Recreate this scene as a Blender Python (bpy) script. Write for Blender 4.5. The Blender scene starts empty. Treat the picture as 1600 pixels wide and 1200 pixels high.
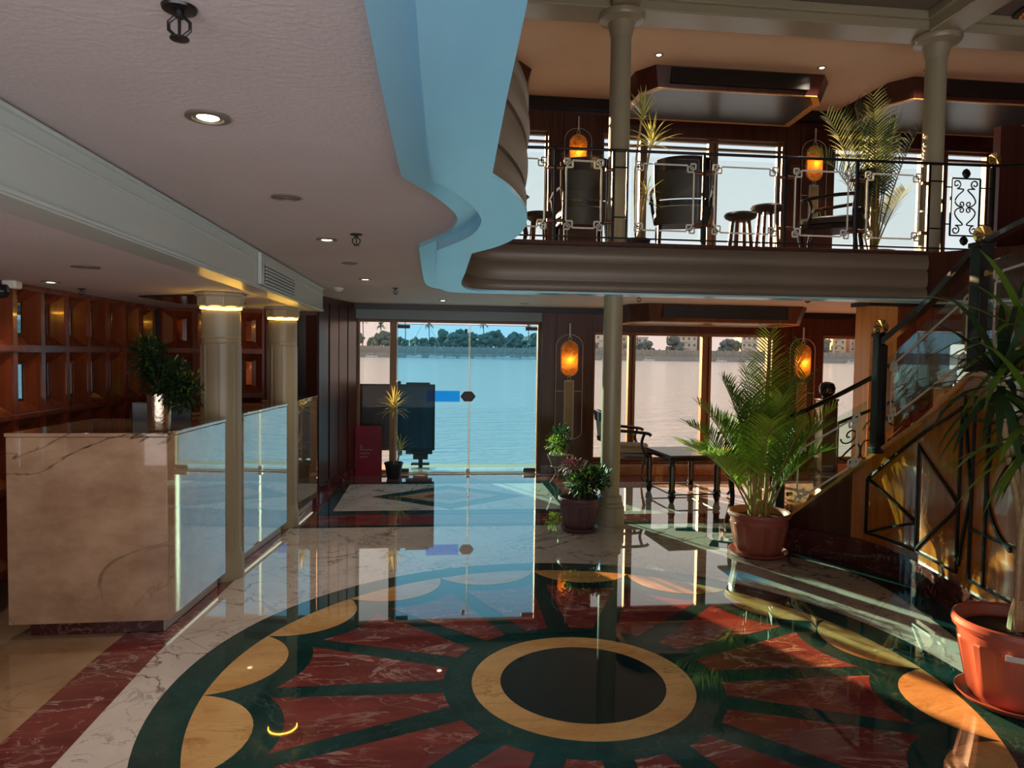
import bpy, bmesh, math, random
from mathutils import Vector, Matrix, Euler, noise
R = math.radians
rnd = random.Random(7)
scene = bpy.context.scene
col = scene.collection

# ------------------------------------------------------------------ camera
cam_d = bpy.data.cameras.new('camera'); cam = bpy.data.objects.new('camera', cam_d); col.objects.link(cam)
scene.camera = cam
cam_d.sensor_width = 36.0; cam_d.lens = 36.0 * 1109 / 1600; cam_d.clip_start = 0.05; cam_d.clip_end = 3000
_yaw, _pit, _rol = R(6.3), R(-2.43), R(0.8)
fw = Vector((math.sin(_yaw) * math.cos(_pit), math.cos(_yaw) * math.cos(_pit), math.sin(_pit)))
r0 = Vector((math.cos(_yaw), -math.sin(_yaw), 0)); u0 = r0.cross(fw)
rr = r0 * math.cos(_rol) + u0 * math.sin(_rol); uu = -r0 * math.sin(_rol) + u0 * math.cos(_rol)
m3 = Matrix((rr, uu, -fw)).transposed()
cam.matrix_world = Matrix.Translation((0, 0, 1.55)) @ m3.to_4x4()

# ------------------------------------------------------------------ sky, sun, exposure
world = bpy.data.worlds.new('sky'); scene.world = world; world.use_nodes = True
wn = world.node_tree; wn.nodes.clear()
tc = wn.nodes.new('ShaderNodeTexCoord'); sx = wn.nodes.new('ShaderNodeSeparateXYZ')
ramp = wn.nodes.new('ShaderNodeValToRGB'); bg = wn.nodes.new('ShaderNodeBackground'); wo = wn.nodes.new('ShaderNodeOutputWorld')
ramp.color_ramp.elements[0].position = 0.0; ramp.color_ramp.elements[0].color = (0.88, 0.86, 0.88, 1)   # added fill glow below the horizon, lights the interior from behind
ramp.color_ramp.elements[1].position = 0.68; ramp.color_ramp.elements[1].color = (0.50, 0.60, 0.68, 1)
for p_, c_ in ((0.49, (0.80, 0.76, 0.76, 1)), (0.50, (0.64, 0.60, 0.66, 1)), (0.545, (0.62, 0.64, 0.66, 1))):
    e = ramp.color_ramp.elements.new(p_); e.color = c_
mrw = wn.nodes.new('ShaderNodeMapRange'); mrw.inputs['From Min'].default_value = -1.0
wn.links.new(tc.outputs['Generated'], sx.inputs[0]); wn.links.new(sx.outputs[2], mrw.inputs['Value']); wn.links.new(mrw.outputs[0], ramp.inputs[0])
mrs = wn.nodes.new('ShaderNodeMapRange'); mrs.inputs['From Min'].default_value = -0.10; mrs.inputs['From Max'].default_value = -0.01; mrs.inputs['To Min'].default_value = 4.4; mrs.inputs['To Max'].default_value = 1.24  # strength boosted below the horizon as added interior fill
wn.links.new(sx.outputs[2], mrs.inputs['Value']); wn.links.new(mrs.outputs[0], bg.inputs[1]); wn.links.new(ramp.outputs[0], bg.inputs[0])
wn.links.new(bg.outputs[0], wo.inputs[0])

sun_d = bpy.data.lights.new('sun', 'SUN'); sun = bpy.data.objects.new('sun', sun_d); col.objects.link(sun)
sun_d.energy = 18.0; sun_d.color = (1.0, 0.66, 0.36); sun_d.angle = R(0.6)
_az, _el = R(26), R(12.0)
sdir = Vector((math.sin(_az) * math.cos(_el), -math.cos(_az) * math.cos(_el), -math.sin(_el)))
sun.rotation_euler = sdir.to_track_quat('-Z', 'Y').to_euler(); sun.location = (-5, 14, 6)

vs = scene.view_settings
vs.view_transform = 'Standard'; vs.look = 'None'; vs.gamma = 1.0; vs.use_curve_mapping = False; vs.exposure = 0.28
scene.cycles.use_denoising = True
scene.cycles.max_bounces = 10; scene.cycles.diffuse_bounces = 5; scene.cycles.glossy_bounces = 5
scene.cycles.transparent_max_bounces = 24; scene.cycles.sample_clamp_indirect = 6.0
scene.cycles.caustics_reflective = False; scene.cycles.caustics_refractive = False

# ------------------------------------------------------------------ materials
M = {}
def srgb(r, g, b):
    f = lambda c: (c / 255 / 12.92) if c / 255 <= 0.04045 else ((c / 255 + 0.055) / 1.055) ** 2.4
    return (f(r), f(g), f(b), 1)
def mat(name, c, rough=0.5, metal=0.0, ior=1.5, coat=0.0, emit=None, estr=0.0, var=0.0, vscale=6.0, bump=0.0, bscale=40.0, stretch=(1, 1, 1), c2=None, trans=0.0, sub=None):
    m = bpy.data.materials.new(name); m.use_nodes = True; nt = m.node_tree
    b = nt.nodes['Principled BSDF']
    b.inputs['Base Color'].default_value = c; b.inputs['Roughness'].default_value = rough
    b.inputs['Metallic'].default_value = metal; b.inputs['IOR'].default_value = ior
    b.inputs['Coat Weight'].default_value = coat; b.inputs['Coat Roughness'].default_value = 0.05
    if trans: b.inputs['Transmission Weight'].default_value = trans
    if emit: b.inputs['Emission Color'].default_value = emit; b.inputs['Emission Strength'].default_value = estr
    if var or c2 or bump:
        t = nt.nodes.new('ShaderNodeTexCoord'); mp = nt.nodes.new('ShaderNodeMapping'); mp.inputs['Scale'].default_value = stretch
        nt.links.new(t.outputs['Object'], mp.inputs[0])
    if var or c2:
        n = nt.nodes.new('ShaderNodeTexNoise'); n.inputs['Scale'].default_value = vscale; n.inputs['Detail'].default_value = 6; n.inputs['Roughness'].default_value = 0.6
        nt.links.new(mp.outputs[0], n.inputs['Vector'])
        rp = nt.nodes.new('ShaderNodeValToRGB'); rp.color_ramp.elements[0].position = 0.3; rp.color_ramp.elements[1].position = 0.7
        ca = tuple(x * (1 - var) for x in c[:3]) + (1,)
        rp.color_ramp.elements[0].color = ca; rp.color_ramp.elements[1].color = c2 or tuple(min(1, x * (1 + var)) for x in c[:3]) + (1,)
        nt.links.new(n.outputs[0], rp.inputs[0]); nt.links.new(rp.outputs[0], b.inputs['Base Color'])
    if bump:
        n2 = nt.nodes.new('ShaderNodeTexNoise'); n2.inputs['Scale'].default_value = bscale; n2.inputs['Detail'].default_value = 4
        nt.links.new(mp.outputs[0], n2.inputs['Vector'])
        bp = nt.nodes.new('ShaderNodeBump'); bp.inputs['Strength'].default_value = bump; bp.inputs['Distance'].default_value = 0.01
        nt.links.new(n2.outputs[0], bp.inputs['Height']); nt.links.new(bp.outputs[0], b.inputs['Normal'])
    M[name] = m; return m

def marble(name, base, base2, vein, vscale=1.6, vein_w=0.02, rough=0.03, ior=2.0, cloud=2.0, vstr=1.0, stretch=(1, 1, 1), joints=None, vein2=True, polish=None):
    m = bpy.data.materials.new(name); m.use_nodes = True; nt = m.node_tree; N = nt.nodes; L = nt.links
    b = N['Principled BSDF']; b.inputs['Roughness'].default_value = rough; b.inputs['IOR'].default_value = ior
    t = N.new('ShaderNodeTexCoord'); mp = N.new('ShaderNodeMapping'); mp.inputs['Scale'].default_value = stretch
    L.new(t.outputs['Object'], mp.inputs[0])
    n1 = N.new('ShaderNodeTexNoise'); n1.inputs['Scale'].default_value = cloud; n1.inputs['Detail'].default_value = 8; n1.inputs['Roughness'].default_value = 0.62
    L.new(mp.outputs[0], n1.inputs['Vector'])
    r1 = N.new('ShaderNodeValToRGB'); r1.color_ramp.elements[0].position = 0.32; r1.color_ramp.elements[1].position = 0.68
    r1.color_ramp.elements[0].color = base2; r1.color_ramp.elements[1].color = base
    L.new(n1.outputs[0], r1.inputs[0])
    out = r1.outputs[0]
    for k, (sc, w, st) in enumerate([(vscale, vein_w, vstr), (vscale * 2.7, vein_w * 1.3, vstr * 0.6)][:2 if vein2 else 1]):
        nd = N.new('ShaderNodeTexNoise'); nd.inputs['Scale'].default_value = sc; nd.inputs['Detail'].default_value = 7; nd.inputs['Roughness'].default_value = 0.55; nd.inputs['Distortion'].default_value = 1.2
        mo = N.new('ShaderNodeMapping'); mo.inputs['Location'].default_value = (k * 3.7 + 1.3, k * 2.1, 0.4); L.new(mp.outputs[0], mo.inputs[0]); L.new(mo.outputs[0], nd.inputs['Vector'])
        s = N.new('ShaderNodeMath'); s.operation = 'SUBTRACT'; s.inputs[1].default_value = 0.5; L.new(nd.outputs[0], s.inputs[0])
        a = N.new('ShaderNodeMath'); a.operation = 'ABSOLUTE'; L.new(s.outputs[0], a.inputs[0])
        mr = N.new('ShaderNodeMapRange'); mr.inputs['From Min'].default_value = 0; mr.inputs['From Max'].default_value = w; mr.inputs['To Min'].default_value = st; mr.inputs['To Max'].default_value = 0
        L.new(a.outputs[0], mr.inputs['Value'])
        # veins come and go
        nm = N.new('ShaderNodeTexNoise'); nm.inputs['Scale'].default_value = sc * 0.8; L.new(mo.outputs[0], nm.inputs['Vector'])
        mm = N.new('ShaderNodeMapRange'); mm.inputs['From Min'].default_value = 0.4; mm.inputs['From Max'].default_value = 0.6; L.new(nm.outputs[0], mm.inputs['Value'])
        mu = N.new('ShaderNodeMath'); mu.operation = 'MULTIPLY'; L.new(mr.outputs[0], mu.inputs[0]); L.new(mm.outputs[0], mu.inputs[1])
        mx = N.new('ShaderNodeMixRGB'); mx.inputs[2].default_value = vein; L.new(mu.outputs[0], mx.inputs[0]); L.new(out, mx.inputs[1]); out = mx.outputs[0]
    if joints:   # diagonal slab joints
        mj = N.new('ShaderNodeMapping'); mj.inputs['Rotation'].default_value = (0, 0, R(45)); mj.inputs['Scale'].default_value = (1 / joints,) * 3
        L.new(t.outputs['Object'], mj.inputs[0]); sp = N.new('ShaderNodeSeparateXYZ'); L.new(mj.outputs[0], sp.inputs[0])
        prev = None
        for ax in (0, 1):
            f = N.new('ShaderNodeMath'); f.operation = 'FRACT'; L.new(sp.outputs[ax], f.inputs[0])
            c_ = N.new('ShaderNodeMath'); c_.operation = 'LESS_THAN'; c_.inputs[1].default_value = 0.004; L.new(f.outputs[0], c_.inputs[0])
            if prev:
                mxx = N.new('ShaderNodeMath'); mxx.operation = 'MAXIMUM'; L.new(prev, mxx.inputs[0]); L.new(c_.outputs[0], mxx.inputs[1]); prev = mxx.outputs[0]
            else: prev = c_.outputs[0]
        sc_ = N.new('ShaderNodeMath'); sc_.operation = 'MULTIPLY'; sc_.inputs[1].default_value = 0.55; L.new(prev, sc_.inputs[0])
        mx = N.new('ShaderNodeMixRGB'); mx.inputs[2].default_value = srgb(70, 60, 50); L.new(sc_.outputs[0], mx.inputs[0]); L.new(out, mx.inputs[1]); out = mx.outputs[0]
    L.new(out, b.inputs['Base Color'])
    if polish:   # mirror polish: reflection rises steeply towards grazing view
        b.inputs['Specular IOR Level'].default_value = 0.0
        lw = N.new('ShaderNodeLayerWeight'); lw.inputs['Blend'].default_value = 0.5
        rp = N.new('ShaderNodeValToRGB'); st_ = polish
        rp.color_ramp.elements[0].position = st_[0][0]; rp.color_ramp.elements[0].color = (st_[0][1],) * 3 + (1,)
        rp.color_ramp.elements[1].position = st_[-1][0]; rp.color_ramp.elements[1].color = (st_[-1][1],) * 3 + (1,)
        for p_, v_ in st_[1:-1]:
            e_ = rp.color_ramp.elements.new(p_); e_.color = (v_,) * 3 + (1,)
        g = N.new('ShaderNodeBsdfGlossy'); g.inputs['Roughness'].default_value = rough
        mx = N.new('ShaderNodeMixShader'); L.new(lw.outputs['Facing'], rp.inputs[0]); L.new(rp.outputs[0], mx.inputs[0])
        L.new(b.outputs[0], mx.inputs[1]); L.new(g.outputs[0], mx.inputs[2]); L.new(mx.outputs[0], N['Material Output'].inputs[0])
    M[name] = m; return m

def wood(name, c, c2, rough=0.25, ior=1.5, axis=2, scale=3.0, coat=0.0):
    st = [22, 22, 22]; st[axis] = 1.2
    m = mat(name, c, rough, ior=ior, c2=c2, vscale=scale, stretch=tuple(s / 4 for s in st), bump=0.04, bscale=8, coat=coat); return m

def glassm(name, tint, rough=0.0, refl=1.0, ior=1.5):
    m = bpy.data.materials.new(name); m.use_nodes = True; nt = m.node_tree; nt.nodes.clear()
    o = nt.nodes.new('ShaderNodeOutputMaterial'); tr = nt.nodes.new('ShaderNodeBsdfTransparent'); tr.inputs[0].default_value = tint
    g = nt.nodes.new('ShaderNodeBsdfGlossy'); g.inputs['Roughness'].default_value = rough; g.inputs[0].default_value = (refl, refl, refl, 1)
    f = nt.nodes.new('ShaderNodeFresnel'); geo = nt.nodes.new('ShaderNodeNewGeometry'); mi_ = nt.nodes.new('ShaderNodeMapRange'); mi_.inputs['To Min'].default_value = ior; mi_.inputs['To Max'].default_value = 1 / ior; nt.links.new(geo.outputs['Backfacing'], mi_.inputs['Value']); nt.links.new(mi_.outputs[0], f.inputs[0]); mx = nt.nodes.new('ShaderNodeMixShader')
    nt.links.new(f.outputs[0], mx.inputs[0]); nt.links.new(tr.outputs[0], mx.inputs[1]); nt.links.new(g.outputs[0], mx.inputs[2]); nt.links.new(mx.outputs[0], o.inputs[0])
    M[name] = m; return m

mat('plaster', srgb(198, 188, 188), 0.75, var=0.06, vscale=1.5, bump=0.25, bscale=60)
mat('plaster_warm', srgb(232, 196, 156), 0.7, var=0.05, vscale=1.2, bump=0.3, bscale=50)
mat('cream_paint', srgb(165, 155, 128), 0.3, var=0.04, vscale=2, bump=0.05, bscale=25)
mat('beam_paint', srgb(196, 208, 204), 0.28, var=0.05, vscale=3, bump=0.10, bscale=12, stretch=(1, .25, 1))
mat('soffit_blue_reflection', srgb(140, 218, 255), 0.24, ior=2.4, var=0.07, vscale=4, bump=0.12, bscale=14, stretch=(1, .2, 1))  # blue light reflected onto the soffit is put into this base colour
mat('fascia_paint', srgb(114, 100, 84), 0.38, var=0.05, vscale=2, bump=0.06, bscale=20)
mat('lintel_paint', srgb(120, 135, 140), 0.5)
mat('metal_frame', srgb(132, 102, 74), 0.45)
mat('white_frame', srgb(225, 225, 220), 0.4)
mat('black_band', srgb(14, 15, 17), 0.35)
mat('black_paint', srgb(16, 15, 15), 0.3)
mat('iron', srgb(18, 17, 18), 0.42, metal=0.3)
mat('iron_grey', srgb(190, 188, 180), 0.5)
mat('brass', srgb(215, 175, 105), 0.25, metal=0.9)
mat('bronze_clip', srgb(105, 60, 38), 0.35, metal=0.4)
mat('etch', srgb(225, 222, 210), 0.7)
mat('terracotta', srgb(172, 92, 76), 0.4, var=0.08, vscale=5, bump=0.05, bscale=30)
mat('plum_plastic', srgb(96, 66, 74), 0.42, var=0.05)
mat('dark_pot', srgb(30, 45, 48), 0.4)
mat('planter', srgb(60, 52, 44), 0.3)
mat('soil', srgb(64, 32, 24), 0.95, bump=0.8, bscale=40)
mat('leaf', srgb(104, 140, 44), 0.45, var=0.25, vscale=8)
mat('leaf_light', srgb(170, 196, 70), 0.45, var=0.2, vscale=8)
mat('leaf_dark', srgb(48, 72, 40), 0.5, var=0.25, vscale=9)
mat('leaf_yellow', srgb(190, 190, 110), 0.45, var=0.25, vscale=9)
mat('leaf_red', srgb(120, 60, 70), 0.5, var=0.3, vscale=12)
mat('stem', srgb(160, 145, 80), 0.55, var=0.15, vscale=12)
mat('cane', srgb(175, 150, 110), 0.7, var=0.2, vscale=16, bump=0.4, bscale=60, stretch=(1, 1, 3))
mat('chrome_vase', srgb(205, 190, 170), 0.22, metal=1.0, bump=0.25, bscale=60)
mat('mirror', srgb(190, 195, 200), 0.03, metal=1.0)
mat('copper_mirror', srgb(205, 110, 60), 0.12, metal=1.0, bump=0.5, bscale=5)
mat('upholstery', srgb(178, 155, 128), 0.8, var=0.08, vscale=20)
mat('dark_leather', srgb(44, 40, 36), 0.4, var=0.08)
mat('monitor', srgb(16, 22, 26), 0.35)
mat('white_plastic', srgb(215, 210, 200), 0.4)
mat('grey_metal', srgb(140, 135, 125), 0.35, metal=0.6)
mat('lamp_glow', srgb(255, 214, 160), 0.4, emit=(1, 0.78, 0.5, 1), estr=14)
mat('led_warm', srgb(255, 190, 60), 0.4, emit=(1.0, 0.56, 0.06, 1), estr=45)
mat('led_white', srgb(235, 245, 225), 0.4, emit=(0.86, 1.0, 0.8, 1), estr=.9)
mat('lamp_off', srgb(120, 110, 95), 0.3)
mat('red_board', srgb(140, 20, 50), 0.4, ior=1.4)
mat('blue_sticker', srgb(0, 130, 215), 0.5, emit=(0.0, 0.25, 0.62, 1), estr=0.0)
mat('dark_sticker', srgb(70, 66, 70), 0.5)
mat('white_ink', srgb(215, 200, 205), 0.6)
mat('gangway', srgb(10, 34, 52), 0.4, ior=1.4, c2=srgb(24, 60, 84), vscale=3, stretch=(3, 3, .6))
mat('deck', srgb(170, 155, 135), 0.6)
mat('hull', srgb(200, 196, 188), 0.5)
mat('stone_tablet', srgb(160, 135, 90), 0.4, var=0.15, vscale=14)
wood('wood_dark', srgb(86, 44, 32), srgb(56, 28, 22), 0.28)
wood('wood_red', srgb(132, 64, 34), srgb(96, 42, 24), 0.22, coat=0.3)
wood('wood_orange', srgb(196, 112, 34), srgb(150, 74, 20), 0.16, ior=1.7, coat=0.6)
wood('wood_gold', srgb(220, 165, 95), srgb(190, 128, 66), 0.3)
wood('wood_stair_shaded', srgb(84, 40, 24), srgb(58, 26, 16), 0.3)  # darker copy of the stair wood, shade of the lower wall painted in
wood('wood_reveal', srgb(112, 68, 38), srgb(92, 54, 30), 0.4)
wood('wood_black', srgb(40, 26, 22), srgb(24, 16, 14), 0.22, coat=0.4)
POL = [(0.0, .04), (0.5, .08), (0.60, .14), (0.68, .36), (0.75, .52), (0.85, .60), (1.0, .9)]
POLC = [(0.0, .03), (0.35, .05), (0.55, .22), (0.66, .66), (0.8, .88), (1.0, .96)]
marble('marble_cream', srgb(240, 232, 226), srgb(222, 206, 198), srgb(110, 88, 80), 1.7, 0.018, 0.022, 3.1, joints=0.92, polish=POL)
marble('marble_white', srgb(236, 236, 232), srgb(205, 203, 200), srgb(96, 92, 92), 1.6, 0.02, 0.022, 3.1, polish=POL)
marble('marble_green', srgb(38, 84, 82), srgb(18, 50, 52), srgb(96, 122, 112), 3.0, 0.008, 0.022, 3.1, vstr=0.5, polish=POL)
marble('marble_red', srgb(150, 74, 68), srgb(104, 48, 50), srgb(200, 168, 160), 1.7, 0.018, 0.022, 3.1, vstr=0.9, stretch=(1, 2.2, 1), polish=POL)
marble('marble_yellow', srgb(240, 198, 136), srgb(212, 156, 92), srgb(140, 84, 40), 2.4, 0.02, 0.022, 3.1, vstr=0.5, stretch=(1, 2.2, 1), polish=POL)
marble('marble_black', srgb(14, 48, 54), srgb(8, 30, 36), srgb(30, 44, 44), 2.0, 0.006, 0.022, 3.1, vstr=0.4, polish=POL)
marble('marble_tan', srgb(206, 172, 136), srgb(172, 134, 100), srgb(110, 74, 50), 1.5, 0.012, 0.03, 1.9, vstr=0.5, polish=POL)
marble('counter_stone', srgb(226, 190, 156), srgb(170, 132, 102), srgb(74, 58, 44), 0.75, 0.009, 0.025, 3.5, cloud=2.2, vstr=1.0, stretch=(1, 1, 1.6), vein2=False, polish=POLC)
marble('marble_skirt', srgb(92, 42, 38), srgb(60, 28, 28), srgb(190, 150, 140), 3.5, 0.012, 0.08, 1.6, vstr=0.8)
glassm('glass_door', (0.60, 0.91, 1.0, 1), refl=.12)
glassm('glass_bronze', (1.0, 0.91, 0.83, 1), refl=.12)
glassm('blue_film', (0.0, 0.66, 0.99, 1), refl=.1)
glassm('glass_clear', (0.97, 0.985, 0.97, 1))
glassm('glass_green', (0.86, 0.96, 0.90, 1), refl=1.0, ior=1.6)

def lamp_shade_mat():
    m = bpy.data.materials.new('alabaster'); m.use_nodes = True; nt = m.node_tree
    b = nt.nodes['Principled BSDF']; b.inputs['Roughness'].default_value = 0.35
    t = nt.nodes.new('ShaderNodeTexCoord'); n = nt.nodes.new('ShaderNodeTexNoise'); n.inputs['Scale'].default_value = 12; n.inputs['Detail'].default_value = 5; n.inputs['Distortion'].default_value = 1.5
    nt.links.new(t.outputs['Object'], n.inputs['Vector']); rp = nt.nodes.new('ShaderNodeValToRGB')
    rp.color_ramp.elements[0].position = .3; rp.color_ramp.elements[0].color = srgb(150, 105, 55); rp.color_ramp.elements[1].position = .7; rp.color_ramp.elements[1].color = srgb(235, 185, 110)
    nt.links.new(n.outputs[0], rp.inputs[0]); nt.links.new(rp.outputs[0], b.inputs['Base Color'])
    b.inputs['Subsurface Weight'].default_value = 0.0
    tl = nt.nodes.new('ShaderNodeBsdfTranslucent'); nt.links.new(rp.outputs[0], tl.inputs[0])
    mx = nt.nodes.new('ShaderNodeMixShader'); mx.inputs[0].default_value = 0.6
    nt.links.new(b.outputs[0], mx.inputs[1]); nt.links.new(tl.outputs[0], mx.inputs[2]); nt.links.new(mx.outputs[0], nt.nodes['Material Output'].inputs[0])
    M['alabaster'] = m
lamp_shade_mat()
def leafify(name):   # thin leaves let light through
    m = M[name]; nt = m.node_tree; b = nt.nodes['Principled BSDF']; tl = nt.nodes.new('ShaderNodeBsdfTranslucent')
    src = b.inputs['Base Color'].links[0].from_socket if b.inputs['Base Color'].is_linked else None
    if src: nt.links.new(src, tl.inputs[0])
    mx = nt.nodes.new('ShaderNodeMixShader'); mx.inputs[0].default_value = 0.4
    nt.links.new(b.outputs[0], mx.inputs[1]); nt.links.new(tl.outputs[0], mx.inputs[2]); nt.links.new(mx.outputs[0], nt.nodes['Material Output'].inputs[0])
for k in ('leaf', 'leaf_light', 'leaf_dark', 'leaf_yellow', 'leaf_red'): leafify(k)

def water_mat():
    m = bpy.data.materials.new('water'); m.use_nodes = True; nt = m.node_tree; b = nt.nodes['Principled BSDF']
    b.inputs['Base Color'].default_value = srgb(184, 190, 200); b.inputs['Roughness'].default_value = 0.12; b.inputs['IOR'].default_value = 1.5
    t = nt.nodes.new('ShaderNodeTexCoord'); prev = None
    for sc, st, d, stre in ((1.0, 0.9, 0.45, (0.45, 1.5, 1)), (4.0, 0.9, 0.10, (0.5, 1.6, 1))):
        mp = nt.nodes.new('ShaderNodeMapping'); mp.inputs['Scale'].default_value = stre; mp.inputs['Rotation'].default_value = (0, 0, R(6))
        nt.links.new(t.outputs['Object'], mp.inputs[0])
        n = nt.nodes.new('ShaderNodeTexNoise'); n.inputs['Scale'].default_value = sc; n.inputs['Detail'].default_value = 5; n.inputs['Roughness'].default_value = 0.6
        nt.links.new(mp.outputs[0], n.inputs['Vector'])
        bp = nt.nodes.new('ShaderNodeBump'); bp.inputs['Strength'].default_value = st; bp.inputs['Distance'].default_value = d
        nt.links.new(n.outputs[0], bp.inputs['Height'])
        if prev: nt.links.new(prev, bp.inputs['Normal'])
        prev = bp.outputs[0]
    nt.links.new(prev, b.inputs['Normal']); M['water'] = m
water_mat()
def stained_mat():
    m = bpy.data.materials.new('stained_glass'); m.use_nodes = True; nt = m.node_tree; b = nt.nodes['Principled BSDF']; b.inputs['Roughness'].default_value = 0.1
    t = nt.nodes.new('ShaderNodeTexCoord'); v = nt.nodes.new('ShaderNodeTexVoronoi'); v.inputs['Scale'].default_value = 7; nt.links.new(t.outputs['Object'], v.inputs['Vector'])
    rp = nt.nodes.new('ShaderNodeValToRGB'); rp.color_ramp.interpolation = 'CONSTANT'
    cs = [srgb(20, 30, 120), srgb(120, 150, 220), srgb(10, 90, 80), srgb(150, 70, 20), srgb(60, 60, 170), srgb(20, 60, 50)]
    rp.color_ramp.elements[0].color = cs[0]; rp.color_ramp.elements[1].position = 0.85; rp.color_ramp.elements[1].color = cs[5]
    for i in range(1, 5):
        e_ = rp.color_ramp.elements.new(0.15 + i * 0.15); e_.color = cs[i]
    sp = nt.nodes.new('ShaderNodeSeparateColor'); nt.links.new(v.outputs['Color'], sp.inputs[0]); nt.links.new(sp.outputs[0], rp.inputs[0])
    v2 = nt.nodes.new('ShaderNodeTexVoronoi'); v2.feature = 'DISTANCE_TO_EDGE'; v2.inputs['Scale'].default_value = 7; nt.links.new(t.outputs['Object'], v2.inputs['Vector'])
    lt = nt.nodes.new('ShaderNodeMath'); lt.operation = 'GREATER_THAN'; lt.inputs[1].default_value = 0.035; nt.links.new(v2.outputs['Distance'], lt.inputs[0])
    mx = nt.nodes.new('ShaderNodeMixRGB'); mx.inputs[1].default_value = (0.01, 0.01, 0.01, 1); nt.links.new(lt.outputs[0], mx.inputs[0]); nt.links.new(rp.outputs[0], mx.inputs[2])
    nt.links.new(mx.outputs[0], b.inputs['Base Color']); nt.links.new(mx.outputs[0], b.inputs['Emission Color']); b.inputs['Emission Strength'].default_value = 0.5
    M['stained_glass'] = m
stained_mat()

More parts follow.
